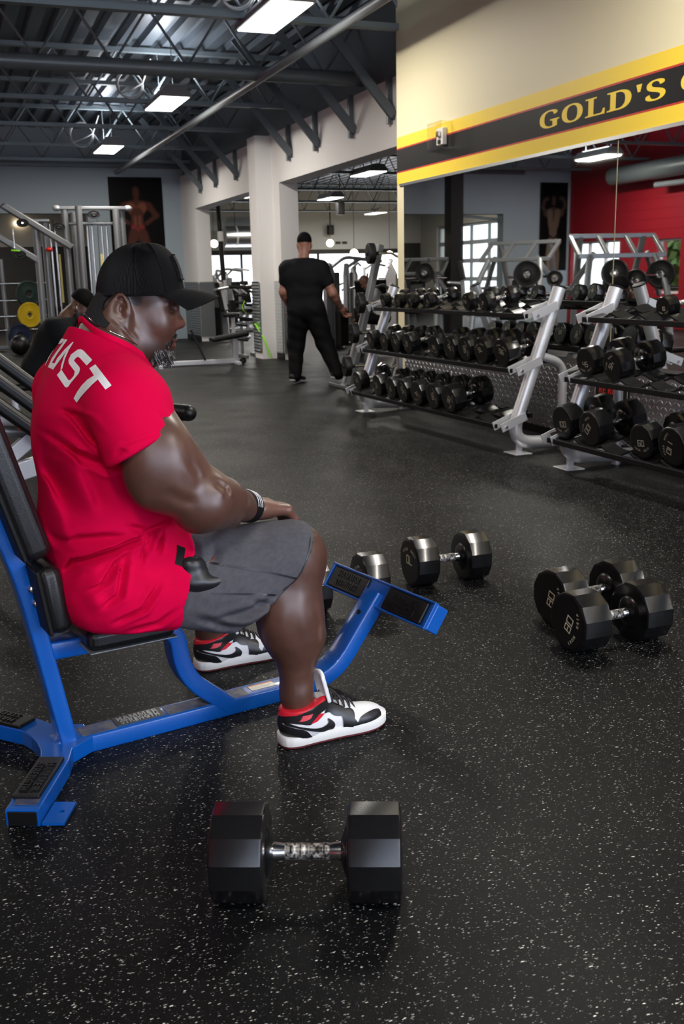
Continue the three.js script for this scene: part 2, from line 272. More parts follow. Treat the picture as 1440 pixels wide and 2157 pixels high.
// mirror wall: cream painted, with banner stripes, mirrors below
{
  const w = thing('wall_mirror', 'x', 'x'); w.userData = { kind: 'structure' };
  obj('wall_section', bx(.5, DECK + .1, 11.275, XM + .25, (DECK + .1) / 2, -4.1375), M.cream, w); obj('wall_section', bx(.5, .4, 4.5, XM + .25, .2, 3.75), M.cream, w); obj('wall_section', bx(.5, DECK + .1 - 3.1, 4.5, XM + .25, (DECK + 3.2) / 2, 3.75), M.cream, w); obj('wall_section', bx(.5, 2.7, .7, XM + .25, 1.75, 5.65), M.cream, w);
  const sw = thing('window', 'x', 'x'); sw.userData = { kind: 'structure' }; sw.name = 'window_7'; for (let k = 0; k <= 3; k++) obj('frame', bx(.08, 2.7, .06, XM + .2, 1.75, mix(1.55, 5.25, k / 3)), M.dark, sw); for (let k = 0; k < 3; k++) obj('pane', bx(.006, 2.7, 1.2, XM + .22, 1.75, mix(1.55, 5.25, (k + .5) / 3)), M.glass, sw);
  const stripe = (n, y0, y1, m, t = .003) => obj(n, bx(t, y1 - y0, 11.2, XM - t / 2, (y0 + y1) / 2, -4.17), m, w);
  stripe('yellow_stripe', 2.525, 2.63, M.yellow); stripe('red_line', 2.513, 2.526, M.redLine, .004); stripe('black_stripe', 2.30, 2.513, M.black);
  stripe('red_line', 2.288, 2.30, M.redLine, .004); stripe('yellow_stripe', 2.18, 2.288, M.yellow);
  const lt = new TextGeometry("GOLD'S GYM", { font: serif, size: .118, depth: .004, curveSegments: 5, bevelEnabled: false });
  lt.scale(2.42, 1.06, 1); lt.rotateY(-Math.PI / 2); lt.computeBoundingBox(); lt.translate(XM - .0035 - lt.boundingBox.max.x + .004, 2.347, -7.08 - lt.boundingBox.min.z);
  obj('lettering', lt, M.yellow, w);
}
struct('trim_3', bx(.012, .025, 11.1, XM - .006, 2.168, -4.15), M.alu);
const mirrorPane = (z0, z1) => struct('mirror_wall_panel', bx(.008, 1.52, z1 - z0, XM - .004, 1.395, (z0 + z1) / 2), M.mirror);
mirrorPane(-9.6, -6.068); mirrorPane(-6.056, -2.5); mirrorPane(-2.488, 1.2);
// steel tread plate below the mirrors, with raised bars
{
  const w = struct('wall_tread_plate', bx(.006, .58, 11, XM - .003, .34, -4.1), std({ color: lin(.34, .34, .35), roughness: .34, metalness: .9 }));
  const b = new THREE.SphereGeometry(1, 6, 4), n = 2 * Math.ceil(6.6 / .052) * Math.ceil(.5 / .052), im = new THREE.InstancedMesh(b, std({ color: lin(.6, .6, .61), roughness: .28, metalness: 1 }), 7000);
  let k = 0; const q = new THREE.Quaternion(), m4 = new THREE.Matrix4();
  for (let i = 0; i < 128; i++) for (let j = 0; j < 13; j++) { const a = (i + j) % 2 ? 1 : -1; q.setFromEuler(new THREE.Euler(a * .79, 0, 0)); m4.compose(V(XM - .0065, .07 + j * .042 , -9.58 + i * .042), q, V(.0035, .019, .006)); if (k < 7000) im.setMatrixAt(k++, m4); }
  im.count = k; im.name = 'tread_bars'; im.userData.kind = 'stuff'; im.castShadow = im.receiveShadow = true; w.add(im);
}
struct('baseboard_right', bx(.02, .06, 11, XM - .012, .03, -4.1), M.black);
// back wall with its wide opening
{
  const w = thing('wall_back', 'x', 'x'); w.userData = { kind: 'structure' };
  const seg = (x0, x1, y0, y1, m = M.blueGrey) => obj('wall_section', bx(x1 - x0, y1 - y0, .3, (x0 + x1) / 2, (y0 + y1) / 2, ZB - .15), m, w);
  seg(XL - .3, -4.1, 0, 2.68); seg(2.9, XW + .3, 0, 2.68); seg(XL - .3, XW + .3, 2.68, DECK + .1);
}
struct('trim_4', bx(9.6, .16, .14, .2, 3.68, ZB + .07), M.steel);
// left wall, red, with two window openings
{
  const w = thing('wall_left', 'x', 'x'); w.userData = { kind: 'structure' };
  const seg = (z0, z1, y0, y1) => obj('wall_section', bx(.3, y1 - y0, z1 - z0, XL - .15, (y0 + y1) / 2, (z0 + z1) / 2), M.red, w);
  const wins = [[-22.2, -20.2, .85, 1.98], [-18.85, -18.05, .75, 1.93], [-16, -14.6, .75, 1.93], [-12, -10, .75, 1.93]];
  let z = ZB - .3; for (const [a, b, y0, y1] of wins) { seg(z, a, 0, DECK + .1); seg(a, b, 0, y0); seg(a, b, y1, DECK + .1); z = b; } seg(z, ZF + .3, 0, DECK + .1);
  for (let i = 0; i < 9; i++) obj('board_groove', bx(.006, .008, 20, XL + .003, 2.15 + i * .22, -12), M.red, w);
  wins.forEach(([a, b, y0, y1], i) => {
    const win = thing('window', 'x', 'x'); win.userData = { kind: 'structure' }; win.name = 'window_' + (i + 1);
    const n = Math.max(1, Math.round((b - a) / .8)), fr = (z0, z1, ya, yb) => obj('frame', bx(.07, yb - ya, z1 - z0, XL - .12, (ya + yb) / 2, (z0 + z1) / 2), M.white, win);
    for (let k = 0; k <= n; k++) { const zz = mix(a, b, k / n); fr(zz - .03, zz + .03, y0, y1); } fr(a, b, y0, y0 + .05); fr(a, b, y1 - .05, y1);
    for (let k = 0; k < n; k++) obj('pane', bx(.006, y1 - y0, (b - a) / n, XL - .14, (y0 + y1) / 2, mix(a, b, (k + .5) / n)), M.glass, win);
  });
}
// front wall behind the photographer: shop-front glazing
{
  const w = thing('wall_front', 'x', 'x'); w.userData = { kind: 'structure' };
  const seg = (x0, x1, y0, y1) => obj('wall_section', bx(x1 - x0, y1 - y0, .3, (x0 + x1) / 2, (y0 + y1) / 2, ZF + .15), M.white, w);
  seg(XL - .3, -3.0, 0, DECK + .1); seg(4.3, XM + .6, 0, DECK + .1); seg(-3.0, 4.3, 0, .5); seg(-3.0, 4.3, 4.2, DECK + .1);
  const win = thing('window', 'x', 'x'); win.userData = { kind: 'structure' }; win.name = 'window_5';
  for (let k = 0; k <= 4; k++) obj('frame', bx(.06, 3.7, .08, mix(-3, 4.3, k / 4), 2.35, ZF + .1), M.dark, win);
  for (let k = 0; k < 4; k++) obj('pane', bx(1.825, 3.7, .006, mix(-3, 4.3, (k + .5) / 4), 2.35, ZF + .14), M.glass, win);
}
// side room beyond the back opening: beige upper walls, dark lower wall, glazed roller door on its left
struct('wall_side_room_back', [bx(11.5, DECK - 2.3, .2, -.5, (DECK + 2.3) / 2, -31.1)], M.beige);
struct('wall_side_room_lower', bx(11.5, 2.3, .2, -.5, 1.15, -31.1), M.darkWall);
struct('wall_side_room_right', bx(.2, DECK + .1, 8.7, XW + .2, DECK / 2, -26.75), M.beige);
{
  const w = thing('wall_side_room_left', 'x', 'x'); w.userData = { kind: 'structure' };
  const seg = (z0, z1, y0, y1) => obj('wall_section', bx(.3, y1 - y0, z1 - z0, XL - .15, (y0 + y1) / 2, (z0 + z1) / 2), M.beige, w);
  seg(-31.2, -29.8, 0, DECK + .1); seg(-23.3, ZB - .3, 0, DECK + .1); seg(-29.8, -23.3, 2.75, DECK + .1);
  const d = thing('door', 'x', 'x'); d.userData = { kind: 'structure' }; d.name = 'door_1';
  for (let j = 0; j <= 5; j++) obj('rail', bx(.06, .12, 6.5, XL - .1, .035 + j * .54, -26.55), M.grey, d);
  for (let i = 0; i <= 6; i++) obj('stile', bx(.05, 2.7, i % 6 ? .12 : .2, XL - .1, 1.36, mix(-29.8, -23.3, i / 6)), M.grey, d);
  for (let j = 0; j < 5; j++) for (let i = 0; i < 6; i++) obj('pane', bx(.006, .5, 1.05, XL - .12, .3 + j * .54, mix(-29.8, -23.3, (i + .5) / 6)), M.glass, d);
  const t = obj('door_track', pipe([[XL + .12, .05, -23.15], [XL + .12, 2.45, -23.15], [XL + 2.9, 2.72, -23.15]], .035, .35, [0, 0, 1], 8), M.white); tag(t, 'white curved roller door track seen in the mirror beside the glazed door', 'door track');
}
// next hall beyond the long wall
struct('wall_hall_right', bx(.2, DECK + .1, 29.4, 19, DECK / 2, -22.3), M.white);
struct('wall_hall_front', bx(14.2, DECK + .1, .2, 12, DECK / 2, -7.7), M.white);
struct('wall_hall_left', bx(.2, DECK + .1, 5.4, XW + .2, DECK / 2, -33.8), M.darkWall);
{
  const w = thing('wall_hall_back', 'x', 'x'); w.userData = { kind: 'structure' };
  obj('wall_section', bx(14, DECK - 2.15, .25, 12, (DECK + 2.15) / 2, -36.12), M.grey, w); obj('wall_section', bx(14, .25, .25, 12, .125, -36.12), M.dark, w); obj('wall_section', bx(.6, 2.2, .25, 5.3, 1.1, -36.12), M.dark, w);
  obj('beam', bx(14, .16, .2, 12, 2.18, -35.95), M.dark, w);
  const win = thing('window', 'x', 'x'); win.userData = { kind: 'structure' }; win.name = 'window_6';
  for (let k = 0; k <= 9; k++) obj('frame', bx(.07, 1.95, .1, mix(5.6, 18.9, k / 9), 1.2, -36.1), M.dark, win);
  for (let k = 0; k < 9; k++) obj('pane', bx(1.47, 1.95, .006, mix(5.6, 18.9, (k + .5) / 9), 1.2, -36.12), M.glass, win);
}
struct('ground_outside', bx(90, .1, 90, 0, -.2, -15), M.asphalt);
// trees outside the red wall's windows
{
  const r = rng(21), lg = new THREE.PlaneGeometry(.22, .16, 1, 1);
  [[-11, -24, 'nearest the corner window'], [-10.5, -20.6, 'between the two far windows'], [-11.5, -17.6, 'outside the narrow window'], [-12.5, -13.5, 'farther along the side wall']].forEach(([x, z, where]) => {
    const t = thing('tree', 'light green leafy tree outside the red wall, ' + where, 'tree', [x, -.15, z]);
    obj('trunk', [rod([0, 0, 0], [.05, 2.2, 0], .14, 8, .09)], M.bark, t);
    const im = new THREE.InstancedMesh(lg, M.leaf, 3200); for (let i = 0; i < 3200; i++) { const a = r() * 6.283, b = Math.acos(2 * r() - 1), q = .6 + .9 * Math.sqrt(r()); im.setMatrixAt(i, new THREE.Matrix4().compose(V(Math.sin(b) * Math.cos(a) * q * 1.1, 1.7 + Math.cos(b) * q * 1.05, Math.sin(b) * Math.sin(a) * q * 1.2), new THREE.Quaternion().setFromEuler(new THREE.Euler(r() * 6, r() * 6, r() * 6)), V(1, 1, 1))); }
    im.name = 'foliage'; im.userData.kind = 'stuff'; t.add(im);
  });
}
// ---------------------------------------------------------------- roof steel
function joist(z, x0, x1, where, bottom = 3.66, mat = M.chord) {
  const t = thing('roof_joist', where, 'roof joist'), top = DECK - .06;
  for (const y of [bottom, top]) { obj('chord', bx(x1 - x0, .055, .1, (x0 + x1) / 2, y, z), mat, t); }
  const n = Math.round((x1 - x0) / .42), pts = []; for (let i = 0; i <= n; i++) pts.push([mix(x0, x1, i / n), i % 2 ? bottom + .02 : top - .02, z]);
  obj('web_rod', pipe(pts, .016, .03, [0, 0, 1], 6), mat, t); return t;
}
[[-5.2, 'roof joist crossing the room nearest the camera, above the first lamp'], [-7.4, 'second roof joist from the front, before the hanging lamps'], [-9.75, 'pale roof joist right behind the nearest hanging lamp'], [-12.2, 'roof joist just above the fat grey pipe'], [-14.5, 'roof joist behind the second hanging lamp'], [-16.9, 'roof joist between the second and third hanging lamps'], [-19.3, 'roof joist behind the third hanging lamp'], [-21.5, 'last roof joist before the blue grey back wall']].forEach(([z, l]) => joist(z, XL, XW + .05, l));
[[-13.2, 'nearest roof joist of the next hall'], [-17.0, 'second roof joist of the next hall'], [-21.0, 'third roof joist of the next hall'], [-25.0, 'fourth roof joist of the next hall, over the middle lamps'], [-29.0, 'fifth roof joist of the next hall'], [-33.0, 'roof joist of the next hall nearest the bright shop windows']].forEach(([z, l]) => joist(z, XW + .3, 18.9, l, 3.45));
tag(obj('ceiling_pipe', rod([-5.1, 3.62, -12.0], [XW + .1, 3.6, -12.0], .085, 16), M.pipe), 'fat grey pipe running across the room under the roof deck', 'pipe');
tag(obj('sprinkler_pipe', rod([3.72, 3.57, -3], [3.55, 3.5, ZB], .045, 12), M.conduit), 'thin pale sprinkler pipe running lengthwise beside the hanging lamps', 'pipe');
tag(obj('wall_pipe', pipe([[-5.7, 3.05, -18.6], [-5.8, 3.02, -14], [-5.8, 3.1, -8]], .06, .5, [0, 1, 0], 10), M.conduit), 'pale pipe along the upper red wall, seen in the mirror', 'pipe');
tag(obj('duct', rod([XL + .4, 3.35, -20], [XL + .4, 3.5, 2], .2, 18), M.pipe), 'long grey duct along the top of the red wall, seen in the mirror', 'duct');
[[-10.96, 'beside the cream wall corner'], [-12.15, 'second from the cream wall'], [-13.46, 'third from the cream wall'], [-14.64, 'just before the white column'], [-17.61, 'just past the white column'], [-19.05, 'second past the white column'], [-20.29, 'nearest the back corner']].forEach(([z, l]) => {
  const t = thing('roof_brace', 'dark slanted angle brace from white wall to roof, ' + l, 'brace');
  const a = [XW - .02, 3.0, z], b = [3.75, 4.28, z]; obj('angle_flange', bar(a, b, .02, .1, 0, [0, 0, 1]), M.steel, t); obj('angle_flange', bar([a[0], a[1] + .03, z + .05], [b[0], b[1], z + .05], .1, .02, 0, [0, 0, 1]), M.steel, t);
  obj('wall_angle', bx(.06, .5, .06, XW - .03, 3.2, z - .06), M.steel, t);
});
function lamp(x, z, label, group, y = 3.6, uplight = true, dir = 0) {
  const t = thing('ceiling_lamp', label, 'lamp', [x, y, z], dir, group);
  const s = new THREE.Shape(); [[-.2, 0], [.2, 0], [.2, .03], [.11, .13], [-.11, .13], [-.2, .03]].forEach(([a, b], i) => i ? s.lineTo(a, b) : s.moveTo(a, b)); s.closePath();
  const g = new THREE.ExtrudeGeometry(s, { depth: 1.16, bevelEnabled: true, bevelSize: .008, bevelThickness: .012, bevelSegments: 1 }); g.translate(0, 0, -.58); obj('lamp_housing', g, M.housing, t);
  obj('lamp_diffuser', tf(rb(.37, .014, 1.12, .006), { p: [0, -.012, 0] }), M.lampGlow, t);
  for (const e of [-.45, .45]) obj('hanger', rod([0, .13, e], [0, .72, e], .006, 6), M.conduit, t);
  areaLight('lamp_light', .36, 1.1, 0xfff6ea, LAMP_DOWN, [x, y - .03, z], [x, 0, z]);
  if (uplight) { obj('lamp_slot', bx(.16, .006, .9, 0, .148, 0), M.lampGlow, t); areaLight('lamp_uplight', .2, .9, 0xf2f6ff, LAMP_UP, [x, y + .16, z], [x, 9, z]); }
  return t;
}
lamp(3.02, -9.42, 'nearest long white hanging lamp, topmost in the row of three'); lamp(3.0, -14.2, 'middle one of the row of three hanging lamps, by the coiled cable'); lamp(2.95, -19.2, 'farthest and smallest of the row of three hanging lamps');
lamp(3.05, -4.6, 'lit hanging lamp over the dumbbell racks, above the frame', 'lamps above the frame'); lamp(3.05, .6, 'lit hanging lamp behind the camera, on the mirror side', 'lamps above the frame');
lamp(-.7, .6, 'lit hanging lamp behind the camera, over the middle of the room', 'lamps above the frame'); lamp(-.7, -14.2, 'lit hanging lamp over the leg machines, out of view', 'lamps above the frame', 3.6, false);
lamp(.2, -26.5, 'lit hanging lamp in the side room behind the back wall opening', 'lamps above the frame', 3.5, false); lamp(-3.6, -26.5, 'lit hanging lamp in the side room before the glazed door', 'lamps above the frame', 3.5, false);
lamp(-4.2, -18.6, 'long lamp in the mirror before the red wall'); lamp(-4.2, -13, 'lit hanging lamp near the middle of the red wall, out of view', 'lamps above the frame', 3.6, false); lamp(-4.2, -6, 'lit hanging lamp near the front of the red wall, out of view', 'lamps above the frame', 3.6, false);
[[8.6, -20.6, 'large bright hall lamp partly hidden by the cream pillar'], [10.2, -27.2, 'bright hall lamp high over the walking man'], [10.3, -33, 'hall lamp seen through the far opening'], [14.2, -33.4, 'small hall lamp right of the walking man, lower of two'], [14.2, -30.2, 'hall lamp beside the cream pillar, above the curl bar rack'], [7.6, -26.6, 'hall lamp hidden behind the white column']].forEach(([x, z, l]) => lamp(x, z, l, null, 3.4, false, Math.PI / 2 * 0));
// coiled cables hung under the joists beside the lamps
[[2.72, -9.6, .17, 'white cable coil hanging beside the nearest lamp'], [2.55, -14.4, .17, 'white cable coil hanging beside the middle lamp'], [2.5, -19.3, .2, 'white cable coil hanging beside the farthest lamp']].forEach(([x, z, r, l]) => {
  const pts = []; for (let i = 0; i <= 60; i++) { const a = i / 60 * 6.283 * 2.6; pts.push(V(x + Math.cos(a) * r * (1 + .04 * Math.sin(a * .7)), 3.84 + Math.sin(a) * r + .015 * Math.sin(a * .33), z + i * .0012)); } for (let i = 1; i < 12; i++) pts.push(V(x + r + i * .012 - .01, 3.84 + i * .03, z + .07));
  tag(obj('cable_coil', new THREE.TubeGeometry(new THREE.CatmullRomCurve3(pts), 160, .01, 6), M.cableWhite), l, 'cable');
});
// ---------------------------------------------------------------- dumbbells
const faceCache = {};
function faceMat(weight) {
  return faceCache[weight] ??= phys({ roughness: .34, clearcoat: .3, clearcoatRoughness: .2, map: canvasTex(256, 256, (x) => {
    x.fillStyle = '#0c0c0d'; x.fillRect(0, 0, 256, 256); x.strokeStyle = x.fillStyle = '#cfcab0'; x.lineWidth = 7; x.lineCap = 'butt'; x.lineJoin = 'miter';
    x.textAlign = 'center'; x.font = 'bold 23px sans-serif';
    // square-cornered numerals
    const S = String(weight), w = 32, h = 46, gap = 13, x0 = 128 - (S.length * w + (S.length - 1) * gap) / 2, y0 = 118;
    const seg = { 0: 'abcdef', 1: 'bc', 2: 'abged', 3: 'abgcd', 4: 'fgbc', 5: 'afgcd', 6: 'afgedc', 7: 'abc', 8: 'abcdefg', 9: 'gfabcd' };
    const L = { a: [0, 0, 1, 0], b: [1, 0, 1, .5], c: [1, .5, 1, 1], d: [0, 1, 1, 1], e: [0, .5, 0, 1], f: [0, 0, 0, .5], g: [0, .5, 1, .5] };
    [...S].forEach((c, i) => { for (const k of seg[c]) { const [a, b, cc, d] = L[k], ox = x0 + i * (w + gap); x.beginPath(); x.moveTo(ox + a * w - (b === d ? 3 : 0), y0 + b * h - (a === cc ? 3 : 0)); x.lineTo(ox + cc * w + (b === d ? 3 : 0), y0 + d * h + (a === cc ? 3 : 0)); x.stroke(); } });
    const T = 'IRON  GRIP'; [...T].forEach((c, i) => { const a = (i - (T.length - 1) / 2) * .145; x.save(); x.translate(128 + Math.sin(a) * 150, 214 - (1 - Math.cos(a)) * 130); x.rotate(-a * .75); x.fillText(c, 0, 0); x.restore(); });
  }) });
}
const dbCache = {};
function dbParts(D, T, gap) {
  return dbCache[[D, T, gap].map((v) => v.toFixed(3))] ??= (() => {
    const R = D / 2 / Math.cos(Math.PI / 12), b = Math.min(.008, D * .04), s = new THREE.Shape();
    for (let i = 0; i < 12; i++) { const a = (i + .5) / 12 * 2 * Math.PI - Math.PI / 2; const q = R - b; i ? s.lineTo(q * Math.cos(a), q * Math.sin(a)) : s.moveTo(q * Math.cos(a), q * Math.sin(a)); } s.closePath();
    const g = new THREE.ExtrudeGeometry(s, { depth: T - 2 * b, bevelEnabled: true, bevelSize: b, bevelThickness: b, bevelSegments: 3 }); g.translate(0, 0, -(T - 2 * b) / 2); g.rotateY(Math.PI / 2);
    const head = toCreasedNormals(g, .42);
    // boss: shallow cone on the inner face
    const boss = lathe([[D * .28, 0], [D * .24, .006], [.026, .014], [.0, .014]], 24); boss.rotateZ(-Math.PI / 2);
    const face = new THREE.CircleGeometry(D * .44, 36); face.rotateY(Math.PI / 2);
    const h = gap * .30, col = lathe([[.0155, -h / 2], [.0215, -h / 2 + .002], [.0215, -h * .12], [.0165, h / 2]], 20); col.rotateZ(-Math.PI / 2);
    const grip = new THREE.CylinderGeometry(.0172, .0172, gap * .56, 20, 1); grip.rotateZ(Math.PI / 2);
    const pin = new THREE.CylinderGeometry(.0155, .0155, gap, 14, 1); pin.rotateZ(Math.PI / 2);
    return { head, boss, face, col, grip: boxUV(grip), pin };
  })();
}
function dumbbell(weight, D, T, gap, pos, turn, label, group, { spin = 0, tilt = 0, spin2 = spin + 1.6 } = {}) {
  const t = thing('dumbbell', label, 'dumbbell', pos, turn, group), P = dbParts(D, T, gap); t.rotation.order = 'YZX'; t.rotation.z = tilt;
  const at = (name, g, m, x, par = t, ry = 0) => { const o = obj(name, g, m, par); o.position.x = x; o.rotation.y = ry; return o; };
  for (const s of [-1, 1]) {
    const h = at('head', P.head, M.urethane, s * (gap / 2 + T / 2)); at('boss', P.boss, M.urethane, -s * T / 2, h, s > 0 ? Math.PI : 0);
    const f = at('end_face', P.face, faceMat(weight), s * (T / 2 + .0006), h, s < 0 ? Math.PI : 0); f.rotation.order = 'YXZ'; f.rotation.x = (s > 0 ? spin2 : spin);
    at('collar', P.col, M.chrome, s * gap * .42, t, s > 0 ? Math.PI : 0);
  }
  at('bar', P.pin, M.chrome, 0); at('grip', P.grip, M.knurl, 0); return t;
}
// five on the floor
dumbbell(100, .200, .112, .170, [.586, .100, -1.79], -.40, 'black dumbbell lying alone on the floor in the foreground', null, { spin: .3 });
dumbbell(70, .205, .098, .142, [1.86, .1025, -3.66], -.03, 'black dumbbell marked 70 on the floor beyond the blue crossbar', null, { spin: Math.PI });
dumbbell(80, .208, .112, .145, [2.052, .104, -2.76], .02, 'nearer dumbbell marked 80 of the floor pair at right', null, { spin: 1.2 });
dumbbell(80, .208, .112, .145, [2.142, .104, -3.02], .05, 'farther dumbbell marked 80 of the floor pair, half hidden behind its twin', null, { spin: 1.3 });
dumbbell(70, .205, .098, .142, [1.335, .1025, -3.53], -.02, 'black dumbbell half hidden behind the blue crossbar and the right shin', null, { spin: 2 });
// ---------------------------------------------------------------- dumbbell racks
function rack([x, z], turn, zs, len, label) {
  const t = thing('dumbbell_rack', label, 'rack', [x, 0, z], turn);
  const post = (zz) => {
    obj('upright', pipe([[.32, 1.165, zz], [-.075, .085, zz], [.60, .05, zz]], .047, [.2], [0, 0, 1], 18), M.silver, t);
    obj('rear_leg', pipe([[.19, .69, zz], [.37, .63, zz], [.375, .0, zz]], .032, [.13], [0, 0, 1], 14), M.silver, t);
    const f = obj('foot', bar([.01, .006, zz], [.01, .15, zz], .045, .02, .003, [0, 0, 1]), M.silver, t); f.name = 'foot_post';
    obj('foot_plate', tf(rb(.14, .01, .17, .004), { p: [0, .006, zz] }), M.silver, t);
    obj('post_cap', tf(lathe([[0, .006], [.047, .006], [.049, 0], [.047, -.006]], 18), { p: [.323, 1.172, zz], r: [0, 0, -.35] }), M.black, t);
  };
  zs.forEach(post);
  const z0 = Math.max(...zs) , z1 = z0 - len;
  [[.085, .985], [-.035, .605], [-.155, .215]].forEach(([xf, y], k) => {
    const dep = .30, rise = .055, zc = (z0 + z1) / 2, L = len - .1;
    for (const [dx, dy] of [[0, 0], [dep, rise]]) obj('shelf_rail', tf(rb(.028, .034, L, .004), { p: [xf + dx, y + dy - .01, zc] }), M.black, t);
    for (const zz of zs) for (const s of [-1, 1]) { if (zz + s * .055 > z0 + .05 + (zs.length > 1 ? .02 : 1)) continue;
      const b = obj('bracket', bar([xf - .02, y - .012, zz + s * .055], [xf + dep * .62, y + rise * .62 + .03, zz + s * .055], .008, .062, .002), M.silver, t);
      const q = new THREE.CylinderGeometry(.011, .011, .008, 10); obj('bolt', tf(q, { p: [xf + .02, y - .004, zz + s * .063], r: [Math.PI / 2, 0, 0] }), M.bolt, b); }
    // moulded saddles, one per dumbbell head place
    const n = Math.round(L / .27), w = L / n;
    for (let i = 0; i < n; i++) {
      const s = new THREE.Shape(), m = 8, r = w * .46; for (let j = 0; j <= m; j++) { const u = -1 + 2 * j / m; s.lineTo ? (j ? s.lineTo(u * r, .035 * u * u) : s.moveTo(u * r, .035)) : 0; } for (let j = m; j >= 0; j--) { const u = -1 + 2 * j / m; s.lineTo(u * r, .035 * u * u - .012); } s.closePath();
      for (const [d0, d1] of [[.012, .105], [.175, .285]]) { const g = new THREE.ExtrudeGeometry(s, { depth: d1 - d0, bevelEnabled: false }); g.rotateY(Math.PI / 2); const o = obj('saddle', g, M.saddle, t); o.position.set(xf + d0, y + d0 * rise / dep, z0 - .05 - w * (i + .5)); o.rotation.z = Math.atan2(rise, dep); }
    }
  });
  return t;
}
rack([3.73, -6.2], .035, [0, -2.67], 2.72, 'far silver dumbbell rack, full, with three black shelves before the mirror');
// the nearer rack runs towards the camera, past the right edge of the frame
rack([3.73, -2.75], 0, [0, -2.8], 2.86, 'nearer silver dumbbell rack at the right edge of the photo');
const RISE = Math.atan2(.055, .30);
const shelfNames = { Atop: 'top shelf of the far rack', Amid: 'middle shelf of the far rack', Alow: 'bottom shelf of the far rack', Btop: 'top shelf of the near rack', Bmid: 'middle shelf of the near rack', Blow: 'bottom shelf of the near rack' };
const ord = ['leftmost', 'second from the left', 'third from the left', 'fourth from the left', 'fifth from the left', 'sixth from the left', 'seventh from the left', 'eighth from the left', 'ninth from the left'];
const onRack = {
  Atop: [[3.73, -8.59, 5, .11], [3.74, -8.29, 8, .115], [3.74, -8.03, 10, .12], [3.75, -7.71, 12, .125], [3.77, -7.05, 15, .13], [3.78, -6.80, 15, .135]],
  Amid: [[3.62, -8.64, 20, .16], [3.63, -8.35, 25, .165], [3.63, -8.10, 25, .17], [3.64, -7.87, 30, .175], [3.65, -7.38, 35, .18], [3.66, -7.12, 40, .185], [3.67, -6.89, 50, .19], [3.68, -6.65, 75, .195], [3.69, -6.36, 95, .2]],
  Alow: [[3.50, -8.69, 55, .18], [3.51, -8.24, 55, .185], [3.52, -7.96, 72, .19], [3.52, -7.72, 65, .195], [3.53, -7.46, 75, .2], [3.54, -7.18, 85, .205], [3.55, -6.92, 90, .215]],
  Btop: [[3.85, -4.80, 10, .125], [3.85, -4.52, 10, .125], [3.85, -4.2, 12, .13]],
  Bmid: [[3.72, -5.36, 45, .19], [3.72, -5.08, 45, .19], [3.72, -4.3, 50, .195], [3.72, -4.05, 50, .195]],
  Blow: [[3.60, -5.42, 100, .215], [3.60, -5.12, 100, .215], [3.60, -4.62, 60, .2], [3.60, -4.36, 110, .218], [3.6, -4.1, 110, .218]],
};
{
  const r = rng(4), base = { t: .985, m: .605, l: .215 };
  for (const k in onRack) onRack[k].forEach(([x, z, wt, D], i) => {
    const T = D * .40 + .025, gap = .13, L = T + gap, y = base[k[1]] + .012 + D / 2;
    const turn = k[0] === 'A' ? .035 : 0, n = onRack[k].length;
    const t = dumbbell(wt, D, T, gap, [x - .02 + (L / 2 + T / 2) * Math.cos(RISE), y + (x - 3.6) * 0 + L / 2 * Math.sin(RISE) + .01, z], turn, `black dumbbell marked ${wt}, ${ord[i]} on the ${shelfNames[k]}`, 'dumbbells on the ' + (k[0] === 'A' ? 'far rack' : 'near rack'), { spin: k[0] === 'B' ? [.1, 4.0, .1, 4.4, 2][i] : r() * 6.28, spin2: r() * 6.28, tilt: RISE });
  });
}
